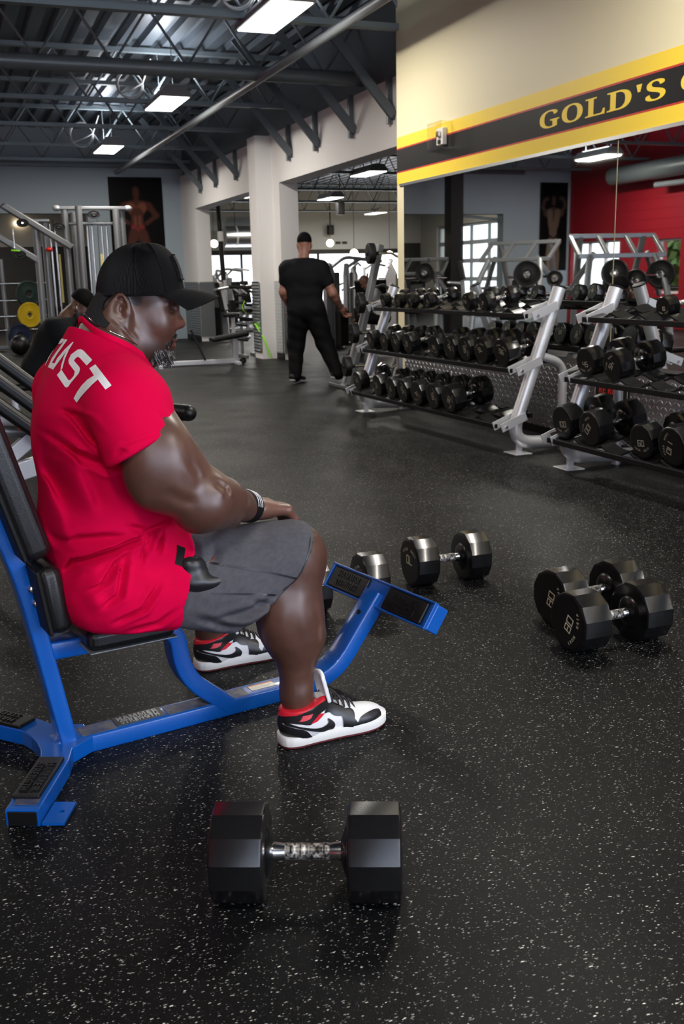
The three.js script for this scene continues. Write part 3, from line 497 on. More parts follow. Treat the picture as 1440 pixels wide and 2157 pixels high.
// ---------------------------------------------------------------- the blue bench; x forward along the seat, z towards the camera's side
const BASE = [0.190, 0, -2.684], BTURN = 10 * Math.PI / 180;
{
  const t = thing('workout_bench', 'royal blue steel weight bench with black padded seat and backrest', 'bench', BASE, BTURN);
  obj('base_beam', tubeRect([[-.05, .023, .01], [.775, .023, 0], [.865, .06, 0], [1.03, .27, 0]], .08, .05, [.2, .12]), M.blue, t);
  // rear foot: a broad Y cut from one plate, rounded at the fork
  {
    const right = [[.05, .045], [-.02, .085], [-.05, .152], [-.16, .325], [-.182, .362], [-.246, .318], [-.225, .285], [-.105, .10], [-.095, .03]];
    const left = right.slice().reverse().map(([a, b]) => [a, -b]);
    const s = new THREE.Shape(); const P = [...right.slice(0, 8), [-.092, .05], [-.088, 0], [-.092, -.05], ...left.slice(1)];
    P.forEach(([a, b], i) => i ? s.lineTo(a, b) : s.moveTo(a, b)); s.closePath();
    const g = new THREE.ExtrudeGeometry(s, { depth: .04, bevelEnabled: true, bevelSize: .003, bevelThickness: .003, bevelSegments: 2 }); g.rotateX(Math.PI / 2); g.translate(0, .044, 0); obj('rear_foot', g, M.blue, t);
    for (const k of [1, -1]) {
      const dx = -.545, dz = .838 * k, ang = Math.atan2(dz, dx), pad = new THREE.Group(); pad.name = 'foot_pad'; pad.position.set(-.145, .047, .222 * k); pad.rotation.y = -ang; t.add(pad);
      obj('rubber_pad', tf(rb(.205, .012, .068, .004), { p: [-.01, .005, 0] }), M.rubberPad, pad);
      [['HAMMER', -.014], ['STRENGTH', .014]].forEach(([w, z]) => { const q = text3(w, .021, .004); q.scale(w.length > 6 ? 1 : 1.16, 1, 1); q.rotateX(-Math.PI / 2); q.translate(.0, .0105, z); obj('raised_lettering', q, M.rubberPad, pad); });
      obj('end_cap', tf(rb(.006, .038, .072, .003), { p: [-.215 * dx * 0 - .0, 0, 0] }).applyMatrix4(new THREE.Matrix4().makeRotationY(-ang).setPosition(-.216, .022, .342 * k)), M.black, t);
      const sh = new THREE.Shape(); sh.moveTo(-.05, 0); sh.lineTo(.05, 0); sh.lineTo(.05, .055); sh.lineTo(-.05, .055); sh.closePath(); const ho = new THREE.Path(); ho.absarc(.005, .032, .007, 0, 6.2832, true); sh.holes.push(ho);
      const g2 = new THREE.ExtrudeGeometry(sh, { depth: .007, bevelEnabled: false }); g2.rotateX(Math.PI / 2); g2.translate(0, .009, 0); if (k < 0) g2.scale(1, 1, -1); g2.applyMatrix4(new THREE.Matrix4().makeRotationY(k > 0 ? -ang + Math.PI : -ang + Math.PI).setPosition(-.150, 0, .322 * k)); obj('floor_tab', g2, M.blue, t);
    }
  }
  obj('rear_post', tubeRect([[-.012, .035, .01], [-.062, .35, .01], [-.10, .56, .01], [-.185, .80, .01], [-.29, 1.14, .01]], .078, .045, .14), M.blue, t);
  obj('seat_frame', tubeRect([[-.045, .315, .01], [.318, .308, .01], [.335, .15, .01], [.475, .028, .01]], .07, .05, [.05, .11]), M.blue, t);
  // pads: rounded vinyl cushions with backing boards
  const cushion = (name, L, Wd, T, p, rz, r = .028) => { const g = boxUV(toCreasedNormals(rb(T, L, Wd, r, 5), .9)); const o = obj(name, g, M.vinyl, t); o.position.set(...p); o.rotation.z = rz; const b = obj('backing_board', rb(.012, L * .96, Wd * .96, .004), M.black, o); b.position.x = -T / 2 + .002; return o; };
  cushion('upper_back_pad', .49, .28, .075, [-.132, .835, .01], .267); cushion('lumbar_pad', .185, .28, .062, [-.04, .485, .01], .13);
  { const g = boxUV(toCreasedNormals(rb(.25, .066, .30, .030, 5), .9)); const o = obj('seat_pad', g, M.vinyl, t); o.position.set(.155, .358, .01); o.rotation.z = .0; const pip = obj('seat_piping', tf(rb(.243, .004, .293, .002), { p: [0, -.031, 0] }), M.silverDark, o); }
  for (const [y, x] of [[.70, -.118], [.665, -.108], [.50, -.068], [.46, -.06]]) { const q = tf(lathe([[0, 0], [.011, 0], [.011, .008], [.006, .011], [0, .011]], 10), { r: [Math.PI / 2, 0, 0] }); const o = obj('bolt', q, M.bolt, t); o.position.set(x - .008, y, .049); }
  for (const [y, x] of [[.69, -.115], [.48, -.064]]) obj('pad_bracket', tf(rb(.05, .13, .006, .002), { p: [x + .03, y, .046], r: [0, 0, .2] }), M.blue, t);
  // front crossbar with two rubber foot pads
  const cb = new THREE.Group(); cb.name = 'crossbar'; cb.position.set(1.045, .256, .012); cb.rotation.z = .955; cb.rotation.order = 'YXZ'; cb.rotation.y = .05; t.add(cb);
  obj('bar', rb(.085, .05, .56, .004), M.blue, cb);
  for (const e of [-.26, .26]) { const r_ = obj('rim', rb(.085, .012, .01, .002), M.blue, cb); r_.position.set(0, .03, e + Math.sign(e) * .014); }
  for (const e of [-.042, .042]) { const r_ = obj('rim', rb(.006, .014, .56, .002), M.blue, cb); r_.position.set(e, .03, 0); }
  for (const k of [-1, 1]) {
    const o = obj('rubber_pad', rb(.074, .014, .20, .006), M.rubberPad, cb); o.position.set(0, .029, k * .155 - .005);
    [['HAMMER', .015], ['STRENGTH', -.015]].forEach(([w, x]) => { const q = text3(w, .023, .003); q.scale(w.length > 6 ? .76 : .9, 1.05, 1); q.rotateX(-Math.PI / 2); q.rotateY(-Math.PI / 2 + Math.PI * 0); q.rotateY(Math.PI * 0); q.translate(x, .0365, k * .155 - .005); obj('raised_lettering', q, M.rubberPad, cb); });
  }
  const hole = obj('bolt_hole', tf(new THREE.CylinderGeometry(.008, .008, .004, 14), { p: [0, 0, 0] }), M.black, t); hole.position.set(.955, .222, .005); hole.rotation.z = .9;
  // name plate and caution sticker on the base beam
  obj('name_plate', tf(rb(.145, .003, .062, .001), { p: [.20, .0485, .0] }), std({ color: lin(.045, .045, .048), roughness: .3, metalness: .5 }), t);
  [['HAMMER', -.0125], ['STRENGTH', .0135]].forEach(([w, z]) => { const q = text3(w, .021, .0012); q.scale(w.length > 6 ? .80 : .98, 1, 1); q.rotateX(-Math.PI / 2); q.translate(.20, .0498, z); obj('plate_lettering', q, M.alu, t); });
  { // worn grey grip tape on the treads
    const wt = std({ roughness: .45, map: noiseTex(128, (u, v) => { const n = .5 + .5 * tile(u, v, 5, 3) + .3 * tile(u, v, 13, 5), k = clamp(n); return [mix(.10, .34, k), mix(.17, .34, k), mix(.36, .38, k)]; }, .14, true) });
    for (const [x, w, d, y] of [[.075, .10, .062, .0484], [.345, .13, .062, .0484], [.49, .10, .06, .0484]]) obj('worn_tape', boxUV(tf(rb(w, .0016, d, .0006), { p: [x, y, .008] })), wt, t);
    const e = obj('worn_tape', boxUV(rb(.034, .0016, .06, .0006)), wt, t); e.position.set(-.196, .0478, .312); e.rotation.y = -Math.atan2(.838, -.545);
  }
  const st = canvasTex(128, 64, (x) => { x.fillStyle = '#e9e5da'; x.fillRect(0, 0, 128, 64); x.fillStyle = '#c2703a'; x.fillRect(0, 0, 128, 15); x.fillStyle = '#666'; for (let i = 0; i < 6; i++) x.fillRect(6, 22 + i * 6.5, 70 + (i * 37 % 44), 2); x.strokeStyle = '#222'; x.lineWidth = 4; x.strokeRect(0, 0, 128, 64); });
  const sg = new THREE.PlaneGeometry(.085, .04); sg.rotateX(-Math.PI / 2); sg.translate(.60, .0488, 0); obj('caution_sticker', sg, std({ map: st, roughness: .4 }), t);
}
// ---------------------------------------------------------------- the seated man; same axes as the bench
const skinTone = (x, y, z) => { const n = .5 + .5 * perlin.noise(x * 14, y * 14, z * 14) * .8 + .25 * perlin.noise(x * 55, y * 55, z * 55); return [mix(.066, .104, n), mix(.029, .047, n), mix(.020, .032, n)]; };
M.print = std({ color: lin(.82, .82, .82), roughness: .6 });
M.skin = phys({ vertexColors: true, roughness: .38, specularIntensity: 1, clearcoat: .14, clearcoatRoughness: .36 });
M.shirt = phys({ color: lin(.60, .001, .046), roughness: .8, specularIntensity: .08, bumpMap: grainBump, bumpScale: .0003 });
M.shorts = phys({ vertexColors: true, roughness: .85, sheen: .3, sheenRoughness: .6 });
M.capCloth = phys({ color: lin(.0035, .0035, .004), roughness: .8, specularIntensity: .22 }); M.capMesh = phys({ color: lin(.0025, .0025, .003), roughness: .6, specularIntensity: .3 });
M.whiteLeather = phys({ color: lin(.78, .78, .79), roughness: .45 }); M.blackLeather = phys({ color: lin(.012, .012, .014), roughness: .38 }); M.redLeather = phys({ color: lin(.62, .015, .03), roughness: .42 });
const smooth1 = (d, w) => Math.exp(-d * d / (w * w));
function segDist(px, py, pts) { let m = 9; for (let i = 0; i < pts.length - 1; i++) { const [ax, ay] = pts[i], [b0, b1] = pts[i + 1], dx = b0 - ax, dy = b1 - ay, t = clamp(((px - ax) * dx + (py - ay) * dy) / (dx * dx + dy * dy)); const d = Math.hypot(px - ax - dx * t, py - ay - dy * t); if (d < m) { m = d; segDist.t = (i + t) / (pts.length - 1); } } return m; }
function folds(list) { return (x, y) => { let s = 0; for (const [pts, a, w] of list) { const d = segDist(x, y, pts); if (d < w * 3) { const t = segDist.t, k = sstep(0, .35, t) * sstep(1, .65, t); s += a * k * (smooth1(d, w) - .45 * smooth1(d - w * 1.5, w * .9)); } } return s; }; }

// ---- shorts
const hipR = [.13, .485, .12], kneeR = [.575, .522, .262], hipL = [.13, .485, -.12], kneeL = [.575, .525, -.29];
const shortsLeg = (hip, knee, s) => { const thigh = cap(hip, knee, .128, .112), droop = cap([.18, .47, .16 * s], [.455, .432, .235 * s], .095, .108), f = folds([[[[.30, .40], [.40, .42], [.50, .46]], .006, .012], [[[.26, .43], [.36, .38], [.43, .37]], .006, .012], [[[.34, .36], [.42, .40], [.49, .44]], -.005, .012], [[[.27, .56], [.30, .585], [.315, .62]], .006, .008], [[[.30, .54], [.34, .57], [.36, .61]], .004, .012], [[[.40, .46], [.47, .43], [.50, .42]], .005, .009]]); return (x, y, z) => { let d = smin(thigh(x, y, z), droop(x, y, z), .05); d += 1.6 * f(x, y) * sstep(0, .12, z * s) + .003 * perlin.noise(x * 22, y * 22, z * 12); return smax(d, Math.max((x - .618) * .80 + (y - .60) * -.60, (x - .525) * .69 - (y - .475) * .72), .006); }; };
const shR = shortsLeg(hipR, kneeR, 1), shL = shortsLeg(hipL, kneeL, -1), hips = ell([.15, .485, 0], [.15, .13, .21]);
const shortsSdf = (x, y, z) => smax(smin(smin(shR(x, y, z), shL(x, y, z), .03), hips(x, y, z), .05), (x < .33 ? .381 - y - Math.max(0, x - .25) * .4 : .35 - y - (x - .33) * .4) , .02);
// ---- shirt
const torso = union(.07, ell([.155, .50, .01], [.178, .155, .235]), ell([.165, .66, .01], [.195, .17, .222]), ell([.16, .86, .01], [.185, .215, .245]), ell([.155, .985, .01], [.135, .125, .235]),
  cap([.15, 1.035, .17], [.185, 1.12, .02], .075, .085), cap([.15, 1.035, -.15], [.185, 1.12, 0], .075, .085), ell([.150, .985, .265], [.095, .10, .085]), ell([.19, .985, -.25], [.10, .10, .085]));
const shirtFolds = folds([
  [[[-.019, .93], [-.016, .843], [.003, .778], [.022, .676]], .009, .014], [[[.03, .95], [.02, .85], [.05, .75], [.06, .69]], -.006, .016], [[[.012, .978], [.037, .959], [.066, .899], [.094, .861]], .008, .009], [[[-.024, .928], [.025, .872], [.071, .846], [.106, .838]], .008, .009], [[[.0, .90], [.04, .85], [.09, .825], [.13, .82]], .006, .009],
  [[[-.025, .62], [.028, .643], [.082, .649], [.146, .643]], .007, .012], [[[-.016, .526], [.013, .582], [.079, .61], [.153, .634], [.24, .665]], .010, .009], [[[.031, .463], [.089, .507], [.112, .576], [.137, .619]], .006, .008], [[[.057, .424], [.141, .467], [.202, .549]], .006, .008], [[[0, .509], [.059, .538], [.098, .585], [.145, .625]], .006, .007],
  [[[.173, .596], [.189, .625], [.205, .655]], .005, .006], [[[.15, .57], [.175, .62], [.19, .655]], .005, .006], [[[.20, .59], [.215, .62], [.235, .66]], .005, .006], [[[.08, .40], [.18, .42], [.24, .47]], .004, .009], [[[-.03, .75], [-.02, .66], [.0, .60]], .006, .012], [[[.06, .60], [.03, .52], [.04, .45]], -.004, .02], [[[.12, .68], [.18, .655], [.27, .66]], .006, .01]]);
const armDir = [.40, -.86, .24], al = Math.hypot(...armDir).valueOf(), AD = armDir.map((v) => v / al);
const sleeveFolds = folds([[[[.064, .894], [.099, .914], [.159, .931], [.226, .935]], .003, .006], [[[.179, .986], [.205, .95], [.235, .934]], .005, .008], [[[.10, .885], [.085, .892], [.07, .872]], .006, .007]]);
const sleeve = (side) => { const c = cap([.150, .975, .262 * side], [.165, .80, .35 * side], .100, .097); const hem = [.165, .893, .33 * side]; return (x, y, z) => smax(c(x, y, z) + (side > 0 ? sleeveFolds(x, y) * sstep(.0, .03, -((x - hem[0]) * AD[0] + (y - hem[1]) * AD[1] + (z - hem[2]) * AD[2])) : 0), (x - hem[0]) * AD[0] + (y - hem[1]) * AD[1] + (z - hem[2]) * AD[2] * side, .012); };
const slR = sleeve(1), slL = sleeve(-1);
const hemLine = (y) => y < .46 ? .243 : y < .64 ? mix(.243, .312, (y - .46) / .18) : .312 + (y - .64) * 3;
const shirtSdf = (x, y, z) => {
  const under = Math.min(shR(x, y, z), shL(x, y, z), hips(x, y, z)); let d = smin(torso(x, y, z), under - .018, .04); d = smax(d, .386 - y, .03);
  if (z > -.05) d += 2.1 * shirtFolds(x, y) * sstep(-.05, .1, z);
  d += .0025 * perlin.noise(x * 16, y * 9, z * 16);
  d = Math.min(d, Math.max(under - .005, .386 - y));
  d = smax(d, x - hemLine(y), .012);
  d = smin(d, Math.min(slR(x, y, z), slL(x, y, z)), .03);
  return smax(d, y - 1.128 - (.17 - x) * .58, .01);
};
const man = thing('person', 'seated muscular man in a red t-shirt, dark grey shorts and black cap, looking down', 'person', BASE, BTURN);
man.position.x += 0;
const shirt = obj('shirt', boxUV(surface(shirtSdf, [-.10, .33, -.45], [.46, 1.22, .47], .0065)), M.shirt, man);
// printed white letters over the shoulder blades
{
  const d = V(0.2808, -0.0873, -0.9558), r = V(0.9573, -0.0448, 0.2855), b = V().crossVectors(r, d).normalize(); if (b.y < 0) b.negate();
  const P0 = V(0.0842, 1.0508, 0.1000), k = 0.001162, at = (pts) => pts.map(([x, y]) => [(x / 5.1375 - 170) * k, (90 - y / 5.1375) * k]);
  const L = [
    [[965, 390], [1028, 348], [1178, 568], [1116, 612], [1044, 508], [985, 560], [920, 630], [865, 695], [820, 758], [790, 714], [830, 640], [880, 570], [940, 510], [1008, 466]],
    [[848, 182], [878, 178], [908, 192], [1000, 300], [938, 360], [870, 275], [845, 262], [818, 285], [806, 305], [860, 372], [868, 402], [852, 446], [770, 540], [735, 590], [715, 598], [700, 590], [615, 462], [666, 402], [738, 515], [758, 518], [800, 470], [812, 425], [750, 335], [745, 300], [775, 235]],
    [[808, 94], [752, 185], [708, 280], [676, 390], [655, 410], [668, 340], [700, 245], [722, 200], [650, 295], [606, 352], [571, 402], [556, 392], [620, 270], [705, 175], [795, 94]],
    [[715, 55], [740, 66], [690, 130], [625, 215], [592, 265], [556, 322], [590, 330], [552, 392], [508, 370], [556, 262], [600, 205], [680, 105]],
    [[672, 42], [708, 56], [690, 86], [655, 106], [622, 97], [598, 132], [540, 215], [500, 290], [472, 348], [466, 345], [505, 255], [560, 165], [616, 92], [640, 66]]];
  for (const q of L) { const g = wrapOn(new THREE.ShapeGeometry(poly(at(q))), shirtSdf, (u, v) => P0.clone().addScaledVector(r, u).addScaledVector(b, v).addScaledVector(d, -.35).toArray(), d.toArray(), .0012, .007, .7); obj('printed_letter', g, M.print, shirt); }
  const pg = wrapOn(new THREE.ShapeGeometry(poly([[.256, .612], [.272, .604], [.250, .564], [.234, .572]])), shirtSdf, (u, v) => [u, v, .6], [0, 0, -1], .0015, .006, .6); obj('hem_label', pg, M.black, shirt);
}
const sr = rng(3), heather = (x, y, z) => { const n = .5 + .5 * perlin.noise(x * 160, y * 400, z * 160), k = .044 + .028 * n + .014 * sr(); return [k, k * .98, k * 1.14]; };
const shorts = obj('shorts', paint(surface(shortsSdf, [-.02, .26, -.46], [.72, .70, .46], .008), heather), M.shorts, man);
{
  const strip = (pts, w) => { const c = new THREE.CatmullRomCurve3(pts.map(([a, b]) => V(a, b, 0))).getPoints(24), A = [], B = []; c.forEach((p, i) => { const q = c[Math.min(i + 1, c.length - 1)], o = c[Math.max(i - 1, 0)], l = Math.hypot(q.x - o.x, q.y - o.y), nx = -(q.y - o.y) / l * w / 2, ny = (q.x - o.x) / l * w / 2; A.push([p.x + nx, p.y + ny]); B.push([p.x - nx, p.y - ny]); }); return new THREE.ShapeGeometry(poly([...A, ...B.reverse()])); };
  const on = (g, lift = .0016) => wrapOn(g, shortsSdf, (u, v) => [u, v, .6], [0, 0, -1], lift, .008, .6);
  obj('seam', on(strip([[.268, .572], [.36, .554], [.483, .520], [.556, .493]], .005)), M.blackLeather, shorts);
  obj('seam', on(strip([[.315, .486], [.40, .475], [.45, .468], [.484, .459]], .005)), M.blackLeather, shorts);
  obj('hem_stitch', on(strip([[.600, .600], [.578, .565], [.54, .497], [.505, .47]], .0025)), M.blackLeather, shorts);
  const pk = surface((x, y, z) => { const a = (x - .268) * .9 + (y - .53) * .43, b = -(x - .268) * .43 + (y - .53) * .9; return union(.02, ell([.018, -.014, .280], [.044, .060, .036]), ell([.052, -.050, .288], [.040, .026, .026]))(a, b, z) + .004 * Math.sin(b * 90 + a * 40); }, [.17, .40, .20], [.40, .64, .36], .005); obj('turned_out_pocket', pk, M.blackLeather, shorts);
}
// ---- body: arms, hands, legs, head and neck
function handSdf(O, X, Y, Z, s = 1) { // X towards the fingers, Y out of the back of the hand, Z towards the thumb
  const at = (a, b, c) => [O[0] + (X[0] * a + Y[0] * b + Z[0] * c) * s, O[1] + (X[1] * a + Y[1] * b + Z[1] * c) * s, O[2] + (X[2] * a + Y[2] * b + Z[2] * c) * s], parts = [], fingers = [];
  [[.034, .092, 1], [.012, .098, 1.08], [-.011, .093, 1], [-.032, .082, .82]].forEach(([z, k, l], i) => {
    parts.push(cap(at(.005, 0, z * .6), at(k, .004, z), .017 * s, .0145 * s));
    let p = [k, .002], a = -.5 - i * .06; const seg = []; for (const [len, da, r0, r1] of [[.044, 0, .0118, .0105], [.028, -.75, .0105, .0095], [.022, -.55, .0095, .0082]]) { a += da; const q = [p[0] + Math.cos(a) * len * l, p[1] + Math.sin(a) * len * l]; seg.push(cap(at(p[0], p[1], z * 1.08), at(q[0], q[1], z * 1.1), r0 * s, r1 * s)); p = q; } fingers.push(union(.006, ...seg));
  });
  const palm = union(.02, ...parts, cap(at(-.03, 0, 0), at(.03, 0, 0), .029 * s, .026 * s), cap(at(.01, -.012, .022), at(.05, -.014, .034), .019 * s, .014 * s)), thumb = union(.008, cap(at(.012, -.008, .03), at(.05, -.014, .058), .017 * s, .013 * s), cap(at(.05, -.014, .058), at(.085, -.022, .056), .0125 * s, .0095 * s));
  return (x, y, z) => { let d = palm(x, y, z); for (const f of fingers) d = smin(d, f(x, y, z), .008); return smin(d, thumb(x, y, z), .012); };
}
const elbowR = [.292, .735, .345], wristR = [.492, .668, .205];
const armR = union(.03, cap([.155, .975, .265], elbowR, .086, .066), ell([.20, .84, .345], [.075, .12, .072]), ell([.155, .85, .34], [.06, .11, .06]), ellT([.238, .80, .335], [.068, .098, .064], .25), cap(elbowR, [.36, .715, .30], .066, .064), cap([.31, .745, .335], wristR, .070, .036), cap(elbowR, [.27, .706, .338], .05, .036));
const armCrease = folds([[[[.30, .80], [.335, .775], [.33, .75]], .006, .010], [[[.16, .80], [.215, .765], [.26, .745]], .003, .014], [[[.23, .87], [.255, .83], [.27, .80]], .003, .012]]);
const armRS = (x, y, z) => armR(x, y, z) + armCrease(x, y) * sstep(.25, .32, z);
const handR = handSdf([.515, .662, .19], [.93, -.22, -.28], [.2, .975, -.06], [-.28, 0, -.96], 1.08);
const armL = union(.03, cap([.2, .975, -.25], [.32, .735, -.33], .09, .066), cap([.32, .735, -.33], [.50, .672, -.22], .07, .038));
const handL = handSdf([.52, .668, -.205], [.93, -.2, .3], [.2, .975, .06], [-.28, 0, .96], 1.08);
const legR = union(.035, cap([.30, .50, .19], kneeR, .105, .098), ell([.60, .535, .268], [.070, .075, .062]), cap(kneeR, [.588, .31, .285], .082, .070), ell([.548, .372, .292], [.090, .128, .082]), cap([.575, .30, .288], [.563, .14, .300], .068, .040), cap([.563, .14, .300], [.572, .06, .304], .039, .034));
const legL = union(.035, cap([.30, .50, -.19], kneeL, .105, .098), cap(kneeL, [.59, .31, -.32], .09, .08), ell([.55, .38, -.315], [.09, .125, .082]), cap([.58, .30, -.325], [.585, .10, -.352], .072, .048));
const shin = folds([[[[.60, .45], [.625, .35], [.61, .25]], -.003, .012]]);
const legRS = (x, y, z) => legR(x, y, z) + shin(x, y) + .0018 * perlin.noise(x * 25, y * 18, z * 25);
// head, in its own axes: x forwards, y up, z to his right; scaled up and turned
const HS = 1.13, HC = [.256, 1.209, .006], HQ = new THREE.Quaternion().setFromEuler(new THREE.Euler(0, -24 * Math.PI / 180, -11 * Math.PI / 180, 'YZX'));
const HM = new THREE.Matrix4().compose(V(...HC), HQ, V(1.24, HS, HS)), HI = HM.clone().invert(), hi = HI.elements;
const face = (() => {
  const cran = ell([.014, .052, 0], [.080, .086, .076]), brow = cap([.083, .040, -.035], [.083, .040, .035], .016), fc = ell([.05, -.022, 0], [.053, .088, .061]), ck = [1, -1].map((s) => ell([.066, -.022, .038 * s], [.026, .032, .024])), jaw = [1, -1].map((s) => cap([-.004, -.055, .054 * s], [.058, -.092, .022 * s], .024, .022));
  const chin = ell([.064, -.092, 0], [.021, .021, .026]), jowl = ell([.035, -.085, 0], [.05, .035, .054]), muz = ell([.075, -.062, 0], [.022, .028, .030]);
  const nose = union(.014, cap([.089, .024, 0], [.104, -.010, 0], .0090, .0115), ell([.1075, -.0155, 0], [.0135, .012, .0150]), ell([.0965, -.0185, .0175], [.0125, .0115, .0105]), ell([.0965, -.0185, -.0175], [.0125, .0115, .0105]));
  const lipU = union(.006, ell([.0965, -.0545, 0], [.0130, .0070, .020]), cap([.0895, -.057, 0], [.0755, -.0625, .026], .007, .003), cap([.0895, -.057, 0], [.0755, -.0625, -.026], .007, .003)), lipL = union(.006, ell([.0945, -.0695, 0], [.0140, .0090, .0205]), cap([.0865, -.069, 0], [.0745, -.0655, .025], .0065, .003), cap([.0865, -.069, 0], [.0745, -.0655, -.025], .0065, .003));
  const sock = [1, -1].map((s) => ell([.088, .020, .034 * s], [.016, .012, .017])), lid = [1, -1].map((s) => union(.004, cap([.086, .0285, .020 * s], [.080, .0235, .047 * s], .0070, .0062), cap([.086, .0125, .020 * s], [.079, .0135, .046 * s], .0050, .0042)));
  const ear = [1, -1].map((s) => { const T = (x, y, z) => { const X = x + .010, Z = z * s - .077; const c = Math.cos(.42), n = Math.sin(.42), a = X * c + Z * n, b = -X * n + Z * c, an = .14, aa = a * Math.cos(an) + y * Math.sin(an), yy = -a * Math.sin(an) + y * Math.cos(an); return [aa, yy + .003, b]; };
    const o = ell([0, 0, 0], [.0205, .0355, .0085]), rim = (a, y) => Math.abs(Math.hypot(a / .0195, y / .031) - 1) * .0235, con = ell([.003, -.004, .008], [.0115, .017, .0085]), sca = (a, y, b) => Math.hypot(Math.abs(Math.hypot((a - .001) / .0135, (y - .002) / .0235) - 1) * .0165, b - .0075) - .0035, trag = ell([.016, -.006, .004], [.0055, .008, .007]), lobe = ell([.004, -.031, .0], [.010, .010, .0065]);
    return (x, y, z) => { const [a, q, b] = T(x, y, z); let d = o(a, q, b); d = smin(d, Math.hypot(rim(a, q), b - .004) - .0052, .004); d = smax(d, -con(a, q, b), .005); if (a < .008) d = smax(d, -sca(a, q, b), .003); d = smin(d, trag(a, q, b), .005); return smin(d, lobe(a, q, b), .007); }; });
  return (x, y, z) => {
    let d = smin(cran(x, y, z), fc(x, y, z), .03); d = smin(d, brow(x, y, z), .018);
    for (const c of ck) d = smin(d, c(x, y, z), .028); for (const j of jaw) d = smin(d, j(x, y, z), .035); d = smin(d, jowl(x, y, z), .03); d = smin(d, chin(x, y, z), .02); d = smin(d, muz(x, y, z), .02);
    for (const s of sock) d = smax(d, -s(x, y, z), .012);
    d = smin(d, nose(x, y, z), .012); for (const l of lid) d = smin(d, l(x, y, z), .005);
    d = smin(d, lipU(x, y, z), .006); d = smin(d, lipL(x, y, z), .006); d = smax(d, -cap([.0985, -.0625, 0], [.0775, -.0645, .024], .0026)(x, y, Math.abs(z)), .003);
    for (const s of [1, -1]) d = smax(d, -ell([.104, -.028, .0095 * s], [.006, .005, .0045])(x, y, z), .003);
    d += .0028 * smooth1(segDist(x, y, [[.0845, -.006], [.0825, -.016], [.086, -.028]]), .0035) * sstep(.010, .016, Math.abs(z)) * (1 - sstep(.021, .026, Math.abs(z)));
    d += .003 * smooth1(segDist(x, y, [[.088, -.018], [.078, -.04], [.074, -.06]]), .006) * sstep(.015, .024, Math.abs(z)) * (1 - sstep(.030, .042, Math.abs(z))); // fold beside the mouth
    for (const e of ear) d = smin(d, e(x, y, z), .006);
    return d;
  };
})();
const neckF = folds([[[[.19, 1.175], [.215, 1.145], [.24, 1.12]], .004, .006], [[[.17, 1.20], [.20, 1.165], [.235, 1.115]], .003, .006], [[[.225, 1.165], [.255, 1.13]], .003, .006]]);
const neck = union(.04, cap([.175, 1.06, .005], [.225, 1.185, .005], .105, .078), cap([.14, 1.05, .12], [.20, 1.17, .02], .06, .05), ell([.27, 1.12, .01], [.07, .06, .065]));
const headSdf = (x, y, z) => { const a = hi[0] * x + hi[4] * y + hi[8] * z + hi[12], b = hi[1] * x + hi[5] * y + hi[9] * z + hi[13], c = hi[2] * x + hi[6] * y + hi[10] * z + hi[14]; return smin(face(a, b, c) * HS, neck(x, y, z) + .45 * neckF(x, y) * sstep(0, .05, z), .03); };
const toHead = (x, y, z) => [hi[0] * x + hi[4] * y + hi[8] * z + hi[12], hi[1] * x + hi[5] * y + hi[9] * z + hi[13], hi[2] * x + hi[6] * y + hi[10] * z + hi[14]];
const headTone = (x, y, z) => {
  const c = skinTone(x, y, z), [a, b, w] = toHead(x, y, z); let k = 1, red = 0;
  const n = perlin.noise(x * 300, y * 300, z * 300) * .25 + perlin.noise(x * 60, y * 60, z * 60) * .3;
  const hair = sstep(-.046, -.030, b + .25 * Math.min(0, a + .03) * 0 + n * .012) * sstep(.012, -.006, a - (b > .012 ? .025 : -.014) + n * .01) * (Math.abs(w) > .081 ? 0 : 1); k = mix(k, .12, hair * (a < .03 ? 1 : 0));
  const burn = sstep(.045, .025, Math.abs(a - .028) ) * sstep(.0, .02, b) * .55; k *= 1 - burn * .75;
  const beard = sstep(-.052, -.075, b) * sstep(.028, .055, a); k *= 1 - beard * .5;
  const lips = Math.min(Math.hypot((a - .096) / 1.4, b + .0695), 9); if (a > .077 && Math.abs(w) < .024) { if (lips < .0105) red = .9; else if (b > -.062 && b < -.048) red = .35; }
  if (a > .095 && b > -.04 && b < .0) red = Math.max(red, .25);
  return [c[0] * k * (1 + red * .9) + red * .02, c[1] * k * (1 + red * .3), c[2] * k * (1 + red * .35)];
};
const handTone = (x, y, z) => { const c = skinTone(x, y, z); return [c[0] * 1.7, c[1] * 1.7, c[2] * 1.75]; };
const skinGeo = (list) => { const g = mergeGeometries(list.map((q) => { const u = q.clone(); return u; })); return g; };
const bodyGeo = skinGeo([
  paint(surface(headSdf, [.05, 1.0, -.16], [.44, 1.39, .17], .0034), headTone),
  paint(surface(armRS, [.04, .62, .12], [.54, 1.10, .45], .006), skinTone), paint(surface((x, y, z) => handR(x, y, z), [.46, .55, .06], [.68, .74, .28], .003), handTone),
  paint(surface(armL, [.06, .60, -.44], [.56, 1.10, -.12], .008), skinTone), paint(surface(handL, [.46, .55, -.30], [.68, .74, -.07], .0035), handTone),
  paint(surface(legRS, [.26, .02, .10], [.72, .64, .42], .006), skinTone), paint(surface(legL, [.26, .02, -.44], [.72, .64, -.10], .008), skinTone),
]);
const body = obj('body', bodyGeo, M.skin, man);
